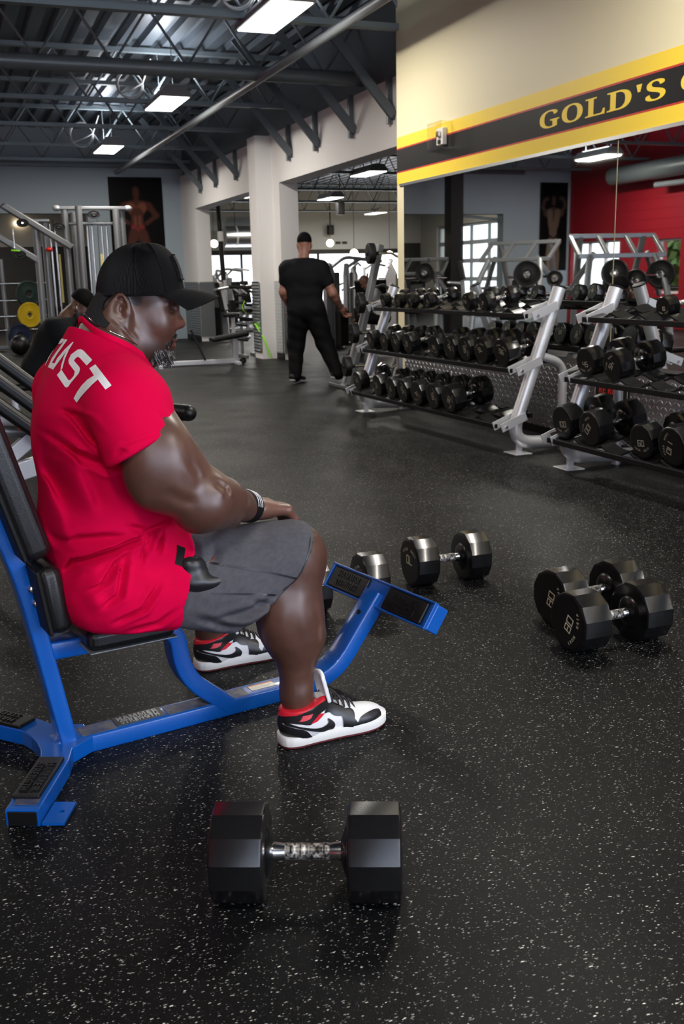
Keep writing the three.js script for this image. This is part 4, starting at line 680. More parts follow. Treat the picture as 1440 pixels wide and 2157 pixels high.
{ // cropped hair below the cap
  const hs = (x, y, z) => { const [a, b, w] = toHead(x, y, z), n = .004 * perlin.noise(x * 90, y * 90, z * 90); const nape = Math.max(a + .012 + Math.max(0, -.01 - b) * .55, -b - .048, Math.hypot(a + .012, b + .002) < .036 ? .01 : -.1), burn = Math.max(Math.abs(a - .024) - .010, .004 - b), reg = nape * HS + n; return smax(headSdf(x, y, z) - .0016 + .0012 * perlin.noise(x * 260, y * 260, z * 260), Math.max(reg, b * HS - .06), .0015); };
  obj('hair', surface(hs, [.10, 1.12, -.14], [.34, 1.32, .15], .003), std({ color: lin(.0045, .0042, .004), roughness: .95 }), man);
}
const onHead = (name, g, m, par = man) => obj(name, g.applyMatrix4(HM), m, par);
{ // eyes
  M.eye = phys({ vertexColors: true, roughness: .15, clearcoat: 1, clearcoatRoughness: .05 });
  for (const s of [1, -1]) { const g = new THREE.SphereGeometry(.0122, 24, 18); g.translate(.0765, .0205, .0335 * s); paint(g, (x, y, z) => { const r = Math.hypot(y - .0190, z - (.0335 * s + .0025)); return x < .078 ? [.12, .09, .08] : r < .0028 ? [.004, .004, .004] : r < .0058 ? [.03, .014, .008]   : [.13, .11, .1]; }); onHead('eye', g, M.eye, body); }
}
{ // beard and moustache: separate hairs, dark with grey
  const r = rng(17); M.hair = std({ vertexColors: true, roughness: .6 });
  const hairs = (n, place, len, dirf, greyShare) => { const list = []; for (let i = 0; i < n; i++) { const p = place(r); if (!p) continue; const d = V(...dirf(p, r)).normalize(), L = len * (.5 + r()), b = V(r() - .5, r() - .5, r() - .5).multiplyScalar(L * .9), q = V(...p), m = q.clone().addScaledVector(d, L * .5).add(b.clone().multiplyScalar(.5)), e = q.clone().addScaledVector(d, L).add(b); const g = new THREE.TubeGeometry(new THREE.QuadraticBezierCurve3(q, m, e), 3, .00034 + .0002 * r(), 3); const k = r() < greyShare ? .2 + .25 * r() : .004 + .008 * r(); paint(g, () => [k, k * .97, k * .94]); list.push(g); } const g = mergeGeometries(list); g.deleteAttribute('uv'); return g; };
  const onFace = (x, y, z) => { const p = V(x, y, z), c = V(.03, y < -.05 ? -.06 : y, 0), d = p.clone().sub(c).normalize(); let t = .14; const q = c.clone(); for (let k = 0; k < 40; k++) { q.copy(c).addScaledVector(d, t); const f = face(q.x, q.y, q.z); if (f < .0004) break; t -= f * .9; } return [q.x, q.y, q.z]; };
  const beard = hairs(2600, (r) => { const a = (r() - .5) * 2.1, y = -.084 - .03 * r(); return onFace(.03 + Math.cos(a) * .08, y, Math.sin(a) * .08); }, .012, (p, r) => [.35, -1, p[2] * 4], .22); const bo = onHead('beard', beard, M.hair); bo.userData.kind = 'stuff';
  const mous = hairs(520, (r) => { const z = (r() - .5) * .07; return onFace(.12, -.0385 - Math.abs(z) * .22 - .005 * r() - (Math.abs(z) > .028 ? .024 * r() : 0), z); }, .0036, (p, r) => [.5, -.6, p[2] * 14], .06); onHead('moustache', mous, M.hair).userData.kind = 'stuff';
  const side = hairs(420, (r) => { const s = r() < .5 ? 1 : -1, u = r(); return onFace(.075 + .015 * r(), mix(-.06, -.09, u), s * mix(.032, .03, u)); }, .006, (p) => [.3, -1, 0], .12); onHead('beard_side', side, M.hair).userData.kind = 'stuff';
}
{ // cap: sits level although the face looks down
  const CM = new THREE.Matrix4().compose(V(...HC), new THREE.Quaternion().setFromEuler(new THREE.Euler(0, -24 * Math.PI / 180, 0)), V(HS, HS, HS)), onHead = (name, g, m, par = man) => obj(name, g.applyMatrix4(CM), m, par);
  const capAt = (ph, t, off = 0) => { const c = Math.cos(ph), s = Math.sin(ph), front = sstep(-.2, .7, c), n = mix(2.15, 3.2, front), rx = c > 0 ? .097 : .106, k = Math.pow(Math.max(0, 1 - Math.pow(t, n)), 1 / n), x = .033 + (rx + off) * c * k - (c > 0 ? t * .016 * k : -t * .004), z = (.0875 + off) * s * k; return [x, .031 + t * (.118 + off) + (c > .5 ? .011 * (1 - t) * (c - .5) / .5 : 0), z]; };
  const patch = (p0, p1, m, n, off, ribs, cut) => { const pos = [], idx = [], uv = []; for (let j = 0; j <= n; j++) for (let i = 0; i <= m; i++) { const ph = mix(p0, p1, i / m), t = j / n * .9995, rb_ = ribs ? ((i % 4 < 2) ? .0011 : -.0004) * (1 - .3 * t) : 0; pos.push(...capAt(ph, t, off + rb_)); uv.push(i / m, j / n); } for (let j = 0; j < n; j++) for (let i = 0; i < m; i++) { const a = j * (m + 1) + i, b = a + m + 1; idx.push(a, b, a + 1, a + 1, b, b + 1); } const g = new THREE.BufferGeometry(); g.setAttribute('position', new THREE.Float32BufferAttribute(pos, 3)); g.setAttribute('uv', new THREE.Float32BufferAttribute(uv, 2)); g.setIndex(idx); g.computeVertexNormals(); return g; };
  const F = .93; const cp = onHead('cap', patch(-F, F, 48, 30, .0008, false), M.capCloth); M.capCloth.side = M.capMesh.side = THREE.DoubleSide;
  onHead('mesh_panel', patch(F, 2 * Math.PI - F, 560, 26, 0, true), M.capMesh, cp);
  for (const q of [F, -F]) onHead('panel_seam', new THREE.TubeGeometry(new THREE.CatmullRomCurve3(Array.from({ length: 16 }, (_, i) => V(...capAt(q, i / 15 * .97, .0012)))), 24, .0014, 5), M.capCloth, cp);
  onHead('button', tf(new THREE.SphereGeometry(.008, 14, 8), { p: [.034, .150, 0], s: [1, .45, 1] }), M.capCloth, cp);
  onHead('sweatband', new THREE.TubeGeometry(new THREE.CatmullRomCurve3(Array.from({ length: 40 }, (_, i) => V(...capAt(i / 40 * 6.2832, .0, .0008))), true), 90, .0022, 6, true), M.capCloth, cp);
  // raised square patch on the front panel
  { const m = 16, pos = [], idx = []; for (const off of [.004, .001]) for (let j = 0; j <= m; j++) for (let i = 0; i <= m; i++) { const p = capAt(mix(-.36, .36, i / m), mix(.20, .70, j / m), off); pos.push(...p); } const N = (m + 1) * (m + 1), q = (a, b, c, d) => idx.push(a, b, c, b, d, c); for (let j = 0; j < m; j++) for (let i = 0; i < m; i++) { const a = j * (m + 1) + i; q(a, a + 1, a + m + 1, a + m + 2); } for (let i = 0; i < m; i++) { for (const [a, b] of [[i, i + 1], [m * (m + 1) + i, m * (m + 1) + i + 1], [i * (m + 1), (i + 1) * (m + 1)], [i * (m + 1) + m, (i + 1) * (m + 1) + m]]) q(a, b, a + N, b + N); } const g = new THREE.BufferGeometry(); g.setAttribute('position', new THREE.Float32BufferAttribute(pos, 3)); g.setAttribute('uv', new THREE.Float32BufferAttribute(new Float32Array(pos.length / 3 * 2), 2)); g.setIndex(idx); onHead('front_patch', toCreasedNormals(g, .6), std({ color: lin(.008, .008, .008), roughness: .9, side: THREE.DoubleSide }), cp);
    const edge = []; for (const [a0, t0, a1, t1] of [[-.36, .2, .36, .2], [.36, .2, .36, .7], [.36, .7, -.36, .7], [-.36, .7, -.36, .2]]) for (let i = 0; i < 8; i++) edge.push(V(...capAt(mix(a0, a1, i / 8), mix(t0, t1, i / 8), .0045))); onHead('patch_piping', new THREE.TubeGeometry(new THREE.CatmullRomCurve3(edge, true), 120, .0014, 5, true), M.capCloth, cp); }
  // curved brim
  { const m = 28, n = 12, pos = [], idx = [], up = (a, r, off) => { const ph = mix(-1.08, 1.08, a), [bx0, by0, bz0] = capAt(ph, 0, .001), out = (.076 * Math.pow(Math.cos(ph * .86), .36) + .002) * r, x = bx0 + out * (.78 + .22 * Math.cos(ph)), z = bz0 + Math.sin(ph) * out * .16, y = by0 - .001 - .018 * r * Math.pow(r, .4) * (.55 + .45 * Math.cos(ph)) - 2.6 * z * z * r + off; return [x, y, z]; };
    for (const off of [.0016, -.0024]) for (let j = 0; j <= n; j++) for (let i = 0; i <= m; i++) pos.push(...up(i / m, j / n, off * (j === n ? .5 : 1)));
    const N = (m + 1) * (n + 1); for (let j = 0; j < n; j++) for (let i = 0; i < m; i++) { const a = j * (m + 1) + i, b = a + m + 1; idx.push(a, a + 1, b, a + 1, b + 1, b, N + a, N + b, N + a + 1, N + a + 1, N + b, N + b + 1); } for (let i = 0; i < m; i++) { const a = n * (m + 1) + i; idx.push(a, a + 1, N + a, a + 1, N + a + 1, N + a); } for (let j = 0; j < n; j++) for (const i of [0, m]) { const a = j * (m + 1) + i, b = a + m + 1; idx.push(a, b, N + a, b, N + b, N + a); }
    const g = new THREE.BufferGeometry(); g.setAttribute('position', new THREE.Float32BufferAttribute(pos, 3)); g.setAttribute('uv', new THREE.Float32BufferAttribute(new Float32Array(pos.length / 3 * 2), 2)); g.setIndex(idx); onHead('brim', toCreasedNormals(g, .8), M.capCloth, cp);
    onHead('brim_edge', new THREE.TubeGeometry(new THREE.CatmullRomCurve3(Array.from({ length: 30 }, (_, i) => V(...up(i / 29, 1, -.0004)))), 80, .0022, 6), M.capCloth, cp); }
}
const neckRing = (cx, y0, tiltY, lift, n = 60) => { const pts = []; for (let i = 0; i < n; i++) { const a = i / n * 6.2832, dx = Math.cos(a), dz = Math.sin(a), y = y0 - dx * tiltY; let t = .19; for (let k = 0; k < 60; k++) { const f = neck(cx + dx * t, y, .005 + dz * t); if (f < lift) break; t -= (f - lift) * .7 + 1e-4; } pts.push(V(cx + dx * t, y, .005 + dz * t)); } return pts; };
{ const pts = neckRing(.19, 1.126, .06, .005); pts.push(pts[0].clone()); obj('collar', sweep(pts, roundRect(.016, .007, .003), [0, 1, 0], false), M.shirt, shirt); }
{ // necklace
  const pts = neckRing(.19, 1.144, .055, .0025);
  obj('necklace', new THREE.TubeGeometry(new THREE.CatmullRomCurve3(pts, true), 180, .0017, 6, true), M.chrome, man);
}
{ // wristband on the right wrist
  const a = [.448, .688, .232], b = [.497, .668, .200], c = cap(a, b, .046, .0425), D = [.049, -.02, -.032], l = Math.hypot(...D), d = D.map((v) => v / l);
  const ends = (x, y, z) => { const k = (x - a[0]) * d[0] + (y - a[1]) * d[1] + (z - a[2]) * d[2]; return Math.max(-k, k - l * .95); };
  const wb = obj('wristband', surface((x, y, z) => smax(c(x, y, z), ends(x, y, z), .004), [.38, .60, .13], [.56, .76, .30], .0035), M.black, man);
  for (const k of [.35, .55, .72]) { const g = new THREE.TorusGeometry(mix(.046, .0425, k) + .0006, .0012, 5, 48, 2.2); g.rotateZ(.3); g.applyQuaternion(new THREE.Quaternion().setFromUnitVectors(V(0, 0, 1), V(...d))); g.translate(a[0] + d[0] * l * k, a[1] + d[1] * l * k, a[2] + d[2] * l * k); obj('white_stripe', g, M.whiteLeather, wb); }
}
// ---- shoes: sole, upper, panels, laces
const SHOE_TURN = -3.5 * Math.PI / 180;
function makeShoe() {
  const s = new THREE.Group(); s.name = 'shoe'; const z0 = 0, X = .503;  // heel at x = 0 here
  const S = (x) => x - X;
  const upper = union(.03, ell([.055, .066, 0], [.054, .062, .041]), cap([.066, .06, 0], [.070, .110, 0], .050, .056), cap([.09, .055, 0], [.20, .040, .0], .046, .040), ell([.245, .036, .004], [.080, .036, .050]), cap([.112, .105, 0], [.195, .060, .002], .028, .024));
  const upCut = (x, y, z) => smax(smax(upper(x, y, z), .026 - y, .006), y - mix(.106, .128, clamp((x - .02) / .12)) - (x > .13 ? .2 : 0), .006);
  const hollow = cap([.066, .07, 0], [.078, .16, 0], .038, .040);
  const up = (x, y, z) => smax(upCut(x, y, z), -hollow(x, y, z), .006);
  obj('upper', surface(up, [-.02, .01, -.08], [.36, .16, .08], .004), M.whiteLeather, s);
  const out = [[.0, 0], [.006, -.026], [.03, -.041], [.08, -.042], [.13, -.042], [.19, -.049], [.25, -.055], [.30, -.045], [.328, -.018], [.332, .005], [.322, .03], [.29, .048], [.24, .053], [.17, .046], [.10, .043], [.03, .041], [.006, .026]];
  const g = new THREE.ExtrudeGeometry(smoothPoly(out.map(([a, b]) => [a, -b]), 6), { depth: .022, bevelEnabled: true, bevelSize: .003, bevelThickness: .003, bevelSegments: 2, curveSegments: 4 }); g.rotateX(-Math.PI / 2); g.translate(0, .008, 0);
  const bend = (q) => { const p = q.attributes.position; for (let i = 0; i < p.count; i++) { const k = clamp((p.getX(i) - .25) / .08); p.setY(i, p.getY(i) + .006 * k * k); } q.computeVertexNormals(); return q; };
  obj('midsole', toCreasedNormals(bend(g), .7), std({ color: lin(.8, .8, .77), roughness: .5 }), s);
  const g2 = new THREE.ExtrudeGeometry(smoothPoly(out.map(([a, b]) => [a, -b]), 6), { depth: .005, bevelEnabled: false }); g2.rotateX(-Math.PI / 2); obj('outsole', toCreasedNormals(bend(g2), .7), std({ color: lin(.12, .012, .015), roughness: .6 }), s);
  // side panels: laid on the upper from outside, slightly from above
  const d = V(.447, -.427, -.786), r = V(.869, 0, .494), b = V().crossVectors(r, d).multiplyScalar(1).normalize(); if (b.y < 0) b.negate();
  const P0 = V(.63 - X, .053, .05); for (const q of [d, r, b, P0]) q.applyAxisAngle(V(0, 1, 0), -SHOE_TURN); const k = .0002416, c2 = (pts) => pts.map(([x, y]) => [(x - 720) * k, (690 - y) * k]);
  const panel = (name, pts, m, lift, sm = true) => obj(name, wrapOn(new THREE.ShapeGeometry(sm ? smoothPoly(c2(pts), 5) : poly(c2(pts))), upCut, (u, v) => P0.clone().addScaledVector(r, u).addScaledVector(b, v).addScaledVector(d, -.2).toArray(), d.toArray(), lift, name === 'wing_emblem' ? .0022 : .004, .34), m, s);
  panel('ankle_panel', [[150, 580], [300, 598], [400, 585], [600, 485], [725, 410], [735, 480], [700, 530], [640, 575], [530, 700], [420, 695], [300, 680], [150, 655]], M.blackLeather, .001);
  panel('collar_panel', [[165, 405], [260, 445], [380, 458], [500, 440], [600, 398], [690, 372], [722, 400], [600, 485], [500, 545], [400, 585], [300, 598], [150, 578], [140, 500]], M.redLeather, .0022);
  panel('heel_counter', [[115, 612], [215, 690], [340, 735], [465, 765], [510, 800], [545, 862], [380, 890], [200, 880], [110, 850], [105, 720]], M.blackLeather, .0018);
  panel('side_emblem', [[222, 665], [380, 715], [550, 742], [640, 738], [705, 708], [732, 675], [724, 632], [775, 655], [806, 695], [800, 735], [755, 770], [660, 785], [550, 776], [380, 738], [222, 688]], M.blackLeather, .003);
  panel('red_gusset', [[528, 695], [580, 635], [630, 578], [690, 574], [650, 620], [600, 668]], M.redLeather, .0022, false);
  panel('toe_guard', [[1000, 800], [1030, 700], [1042, 645], [1080, 685], [1112, 628], [1180, 580], [1245, 535], [1295, 535], [1320, 590], [1290, 690], [1150, 790]].map(([x, y]) => [x > 1200 ? x + 45 : x, y]), M.blackLeather, .0016);
  panel('lace_strap', [[885, 830], [905, 740], [900, 640], [868, 545], [920, 520], [1000, 520], [1035, 560], [1042, 640], [1030, 700], [1005, 800]], M.blackLeather, .0026);
  panel('eyestay', [[690, 575], [735, 470], [760, 440], [850, 470], [930, 520], [900, 600], [800, 600], [740, 560]], M.blackLeather, .002);
  const wing = [[370, 672], [430, 668], [490, 655], [540, 625], [572, 560], [520, 578], [440, 590], [418, 606], [436, 612], [402, 628], [424, 634], [388, 648], [410, 654]].map(([x, y]) => [475 + (x - 475) * .86, 622 + (y - 618) * .8]); panel('wing_emblem', wing, std({ color: lin(.75, .08, .1), roughness: .5 }), .0036, false);
  // tongue
  const tg = surface((x, y, z) => { const a = (x - .140) * .97 + (y - .150) * .24, q = -(x - .140) * .24 + (y - .150) * .97; return smax(smax(Math.abs(a + 1.2 * z * z * 6) - .0065, Math.abs(z) - .034, .008), Math.abs(q) - .052 + z * z * 9, .008); }, [.07, .07, -.045], [.21, .225, .045], .0035); obj('tongue', tg, M.whiteLeather, s);
  // laces
  for (let i = 0; i < 5; i++) { const x = .135 + i * .0185, y = .131 - i * .0115; for (const k of [-1, 1]) obj('lace', new THREE.TubeGeometry(new THREE.CatmullRomCurve3([V(x, y - .012, -.03 * k), V(x + .004, y + .006, -.012 * k), V(x + .012, y + .003, .012 * k), V(x + .017, y - .018, .031 * k)]), 10, .0026, 6), M.blackLeather, s); }
  for (const k of [-1, 1]) obj('lace', new THREE.TubeGeometry(new THREE.CatmullRomCurve3([V(.14, .138, 0), V(.15, .145, .022 * k), V(.165, .125, .05 * k), V(.155, .118, .03 * k), V(.143, .136, 0)]), 20, .0024, 6), M.blackLeather, s);
  return s;
}
const shoe = makeShoe(); man.add(shoe); shoe.position.set(.503, .001, .305); shoe.rotation.y = SHOE_TURN;
const shoe2 = shoe.clone(); man.add(shoe2); shoe2.position.set(.525, .001, -.35);
// ---------------------------------------------------------------- the other people in the gym
function figure(label, pos, turn, J, o) {
  const t = thing('person', label, 'person', pos, turn), c = o.cell, side = V(J.sR[0] - J.sL[0], J.sR[1] - J.sL[1], J.sR[2] - J.sL[2]).normalize(), F = V(...o.f).normalize();
  const at = (p, a) => [p[0] + side.x * a, p[1] + side.y * a, p[2] + side.z * a], k = o.bulk ?? 1, lg = o.leg ?? 1, mid = (a, b, q) => a.map((v, i) => mix(v, b[i], q));
  const box = (ps, m) => [0, 1].map((e) => [0, 1, 2].map((i) => (e ? Math.max : Math.min)(...ps.map((p) => p[i])) + (e ? m : -m)));
  const waist = mid(J.pel, J.chest, .5);
  const torso = union(.07, cap(at(J.pel, -.09), at(J.pel, .09), .125 * k), cap(at(waist, -.085), at(waist, .085), .118 * k), cap(at(J.chest, -.12), at(J.chest, .12), .128 * k), cap(J.sR, J.sL, .078 * k), cap(J.chest, J.neck, .09, .075), cap(mid(J.neck, J.sR, .12), mid(J.neck, J.sR, .8), .062 * k, .055 * k), cap(mid(J.neck, J.sL, .12), mid(J.neck, J.sL, .8), .062 * k, .055 * k));
  const upR = mid(J.sR, J.eR, .52), upL = mid(J.sL, J.eL, .52), sl = (s, e) => cap(s, e, .082 * k, .070 * k);
  const sR = sl(J.sR, upR), sL = sl(J.sL, upL), wr = o.wrinkle ?? .006;
  const hem = o.hem ?? J.pel[1] - .06;
  const shirt = (x, y, z) => smax(smax(smin(torso(x, y, z), Math.min(sR(x, y, z), sL(x, y, z)), .05) + wr * Math.sin(y * 38 + 5 * perlin.noise(x * 5, y * 3, z * 5)) * .3 + wr * perlin.noise(x * 11, y * 6, z * 11), hem - y, .02), y - J.neck[1] - .005, .02);
  let b = box([at(J.pel, -.3), at(J.pel, .3), J.sR, J.sL, upR, upL, J.neck], .19); obj('shirt', surface(shirt, ...b, c), o.shirt, t);
  const leg = (h, n, a) => union(.04, cap(h, n, .105 * k * lg, .080 * k * lg), cap(n, a, .080 * k * lg, .058 * k * lg)), lR = leg(J.hR, J.kR, J.aR), lL = leg(J.hL, J.kL, J.aL), seat = cap(at(J.pel, -.08), at(J.pel, .08), .125 * k);
  const pants = (x, y, z) => smax(union(.05, lR, lL, seat)(x, y, z) + wr * 1.2 * perlin.noise(x * 10, y * 8, z * 10) + wr * .4 * Math.sin(y * 45 + x * 20), y - J.pel[1] - .1, .02);
  b = box([at(J.pel, -.12), at(J.pel, .12), J.kR, J.kL, J.aR, J.aL, J.hR, J.hL], .16); obj('trousers', surface(pants, ...b, c * 1.1), o.pants, t);
  // skin: head with a face, neck, arms, hands
  const look = V(...o.look).normalize(), up0 = V(...(o.up ?? [0, 1, 0])), zr = V().crossVectors(look, up0).normalize(), yu = V().crossVectors(zr, look), hm = new THREE.Matrix4().makeBasis(look, yu, zr).setPosition(...J.head), hi2 = hm.clone().invert().elements;
  const head = (x, y, z) => face(hi2[0] * x + hi2[4] * y + hi2[8] * z + hi2[12], hi2[1] * x + hi2[5] * y + hi2[9] * z + hi2[13], hi2[2] * x + hi2[6] * y + hi2[10] * z + hi2[14]);
  const nk = cap(J.neck, J.head, .066, .056), hd = (x, y, z) => smin(head(x, y, z), nk(x, y, z), .03), tone = (x, y, z) => { const n = .8 + .3 * perlin.noise(x * 20, y * 20, z * 20); return o.skin.map((v) => v * n); };
  const faceTone = (x, y, z) => { const a = hi2[0] * x + hi2[4] * y + hi2[8] * z + hi2[12], q = hi2[1] * x + hi2[5] * y + hi2[9] * z + hi2[13]; const m = o.beard && q < -.035 && a > .01 - q * -.1 && q > -.14 ? .1 : 1; return tone(x, y, z).map((v) => v * m); };
  const list = [paint(surface(hd, ...box([J.head, J.neck], .16), Math.min(c, .008)), faceTone)];
  for (const [s, e, w, sg] of [[upR, J.eR, J.wR, 1], [upL, J.eL, J.wL, -1]]) {
    const s0 = mid(s, e, -.4), fm = mid(e, w, .3), arm = union(.03, cap(s0, e, .056 * k, .046 * k), cap(e, fm, .047 * k, .046 * k), cap(fm, w, .046 * k, .028)); list.push(paint(surface(arm, ...box([s0, e, w], .09), c), tone));
    const X = V(w[0] - e[0], w[1] - e[1], w[2] - e[2]).normalize(), Zt = F.clone().addScaledVector(X, -F.dot(X)).normalize(), Y = V().crossVectors(Zt, X).multiplyScalar(sg); if (o.fine !== false || true) list.push(paint(surface(handSdf(V(...w).addScaledVector(X, .02).toArray(), X.toArray(), Y.toArray(), Zt.toArray(), .95), ...box([w, V(...w).addScaledVector(X, .14).toArray()], .11), Math.max(.004, c * .45)), tone));
  }
  obj('body', mergeGeometries(list), M.skinPlain ??= phys({ vertexColors: true, roughness: .5 }), t);
  for (const [a, toe] of [[J.aR, J.tR], [J.aL, J.tL]]) {
    const d = V(toe[0] - a[0], 0, toe[2] - a[2]).normalize(), gy = Math.min(a[1] - .06, toe[1] - .03), q = (u, h) => [a[0] + d.x * u, gy + h, a[2] + d.z * u], slope = (toe[1] - .03 - (a[1] - .06)) , up = (u) => (slope) * clamp((u + .06) / .22) + Math.max(0, a[1] - .06 - gy);
    const sh = union(.03, cap(q(-.045, .06 + up(-.045)), q(0, .085 + up(0)), .042, .048), cap(q(-.02, .05 + up(0)), q(.15, .042 + up(.15)), .044, .036)); const sp = obj('shoe', surface((x, y, z) => sh(x, y, z), ...box([q(-.1, 0), q(.2, .1 + Math.abs(slope))], .08), Math.min(c, .012)), o.shoe ?? M.dark, t);
    const so = union(.02, cap(q(-.05, .014 + up(-.05)), q(.155, .014 + up(.155)), .040, .042)); obj('sole', surface((x, y, z) => { const u = (x - a[0]) * d.x + (z - a[2]) * d.z; return smax(so(x, y, z), Math.abs(y - gy - .014 - up(u)) - .014, .004); }, ...box([q(-.1, 0), q(.2, .05 + Math.abs(slope))], .08), Math.min(c, .01)), o.sole ?? M.dark, sp);
  }
  if (o.cap) { const hat = (x, y, z) => { const a = hi2[0] * x + hi2[4] * y + hi2[8] * z + hi2[12], q = hi2[1] * x + hi2[5] * y + hi2[9] * z + hi2[13], w = hi2[2] * x + hi2[6] * y + hi2[10] * z + hi2[14]; let d = smax(ell([.012, .055, 0], [.096, .100, .089])(a, q, w), .032 - .1 * a * (o.cap === 'beanie' ? 1 : 0) - q, .006); if (o.cap === 'cap') d = smin(d, smax(ell([.115, .034, 0], [.075, .012, .072])(a, q + w * w * 3, w), -9, .01), .008); return d; }; obj(o.cap === 'cap' ? 'cap' : 'beanie', surface(hat, ...box([J.head], .22), Math.min(c, .007)), o.capMat ?? M.capCloth, t); }
  return t;
}
M.blackShirt = phys({ specularIntensity: .25,  color: lin(.007, .0075, .009), roughness: .85 }); M.blackPants = phys({ specularIntensity: .3,  color: lin(.0035, .0035, .004), roughness: .75 }); M.greyShirt = phys({ specularIntensity: .25,  color: lin(.010, .012, .013), roughness: .85 }); M.paleShirt = std({ color: lin(.6, .6, .6), roughness: .85 });
{ // walking away, seen from behind
  const J = { pel: [0, .92, 0], chest: [-.02, 1.28, -.02], neck: [-.01, 1.50, -.03], head: [.0, 1.655, -.05], sR: [.19, 1.37, .06], eR: [.325, 1.08, .10], wR: [.43, .90, -.04], sL: [-.215, 1.38, -.10], eL: [-.27, 1.11, -.12], wL: [-.22, .94, -.26], hR: [.10, .86, .03], kR: [.22, .48, .0], aR: [.36, .12, .10], tR: [.52, .10, .04], hL: [-.09, .86, -.03], kL: [-.14, .47, -.10], aL: [-.16, .09, -.02], tL: [-.03, .03, -.18] };
  const p = figure('man in black cap, t-shirt and track pants walking away across the gym', [4.04, 0, -11.7], -19.1 * Math.PI / 180, J, { f: [.5, 0, -.87], look: [.12, 0, -1], bulk: 1.16, cell: .012, shirt: M.blackShirt, pants: M.blackPants, skin: [.34, .16, .11], cap: 'beanie', shoe: M.dark, sole: M.housing, hem: .80, leg: 1.16 });
  const st = (y0, y1, x0, x1) => obj('white_side_stripe', bar([x0, y0, .105], [x1, y1, .095], .006, .006, 0), M.paleShirt, p); st(.74, .60, .215, .245);
}
{ // sitting with bowed head behind the red-shirted man
  const J = { pel: [-.22, .40, 0], chest: [-.08, .64, 0], neck: [.035, .795, .0], head: [.13, .885, 0], sR: [-.04, .73, .21], eR: [.09, .50, .26], wR: [.28, .46, .14], sL: [-.04, .73, -.21], eL: [.09, .50, -.26], wL: [.28, .46, -.14], hR: [-.18, .39, .10], kR: [.24, .43, .16], aR: [.30, .09, .18], tR: [.46, .03, .19], hL: [-.18, .39, -.10], kL: [.24, .43, -.16], aL: [.30, .09, -.18], tL: [.46, .03, -.19] };
  const p = figure('bearded man in black beanie and dark t-shirt sitting bowed behind the red shirt', [1.02, -.03, -10.3], -.1, J, { f: [1, 0, 0], look: [.86, -.5, .08], bulk: 1.08, cell: .011, shirt: M.greyShirt, pants: M.blackPants, skin: [.16, .075, .045], cap: 'beanie', beard: true, hem: .34 });
  p.scale.setScalar(1.22);
  for (const s of [1]) obj('white_earbud', tf(rod([0, 0, 0], [.004, -.018, 0], .005, 8), { p: [.115, .885, .088 * s] }), M.paper, p);
  const b = thing('flat_bench', 'low black padded bench under the man in the beanie', 'bench', [1.0, 0, -10.3], -.1);
  obj('seat_pad', tf(rb(1.1, .07, .3, .03, 3), { p: [-.2, .29, 0] }), M.vinylFar, b); for (const x of [-.5, .3]) { obj('leg', tubeRect([[x, .0, 0], [x, .26, 0]], .06, .06, 0), M.silver, b); obj('foot', tf(rb(.06, .05, .5, .01), { p: [x, .026, 0] }), M.silver, b); }
}
{ // leaning figure in a white top on a machine in the next hall, and a far walker
  const J = { pel: [0, .62, 0], chest: [.12, .92, 0], neck: [.20, 1.10, 0], head: [.27, 1.20, 0], sR: [.15, 1.02, .2], eR: [.30, .80, .22], wR: [.42, .62, .16], sL: [.15, 1.02, -.2], eL: [.30, .80, -.22], wL: [.42, .62, -.16], hR: [.02, .6, .1], kR: [.38, .62, .14], aR: [.40, .12, .14], tR: [.55, .06, .14], hL: [.02, .6, -.1], kL: [.38, .62, -.14], aL: [.40, .12, -.14], tL: [.55, .06, -.14] };
  figure('person in a white top bending forward beside the curl bar rack', [6.75, -.03, -15.6], 2.7, J, { f: [1, 0, 0], look: [.8, -.6, 0], bulk: 1, cell: .02, shirt: M.paleShirt, pants: M.blackPants, skin: [.2, .1, .07] });
  const K = { pel: [0, .9, 0], chest: [0, 1.25, 0], neck: [0, 1.46, 0], head: [0, 1.60, 0], sR: [.2, 1.38, 0], eR: [.30, 1.12, .02], wR: [.22, .98, -.2], sL: [-.2, 1.38, 0], eL: [-.28, 1.1, 0], wL: [-.2, .98, -.2], hR: [.09, .85, 0], kR: [.11, .46, -.05], aR: [.12, .09, .08], tR: [.12, .03, -.1], hL: [-.09, .85, 0], kL: [-.1, .46, -.1], aL: [-.12, .09, -.1], tL: [-.12, .03, -.28] };
  figure('small dark figure far off in the next hall against the bright windows', [8.05, 0, -25.5], -.3, K, { f: [0, 0, -1], look: [0, 0, -1], cell: .025, shirt: M.blackShirt, pants: M.blackPants, skin: [.2, .1, .07] });
}
// ---------------------------------------------------------------- machines and smaller things
const disc = (r, w, hole = .05, seg = 28) => { const g = lathe([[hole, -w / 2], [r * .93, -w / 2], [r, -w / 2 + .006], [r, w / 2 - .006], [r * .93, w / 2], [r * .86, w / 2 - .004], [r * .82, w / 2 - w * .3], [r * .45, w / 2 - w * .3], [r * .4, w / 2], [hole, w / 2], [hole, -w / 2]], seg); g.rotateX(Math.PI / 2); return g; };  // axis along z
const P = {}; const plateGeo = (r) => P[r] ??= disc(r, .045);
function plate(r, pos, turn, label, mat = M.rubberPad, group) { const o = obj('weight_plate', plateGeo(r), mat); tag(o, label, 'weight plate', group); o.position.set(...pos); o.rotation.y = turn; return o; }
const padBox = (w, h, d, p, r = [0, 0, 0], rad = .03) => tf(rb(w, h, d, rad, 3), { p, r });
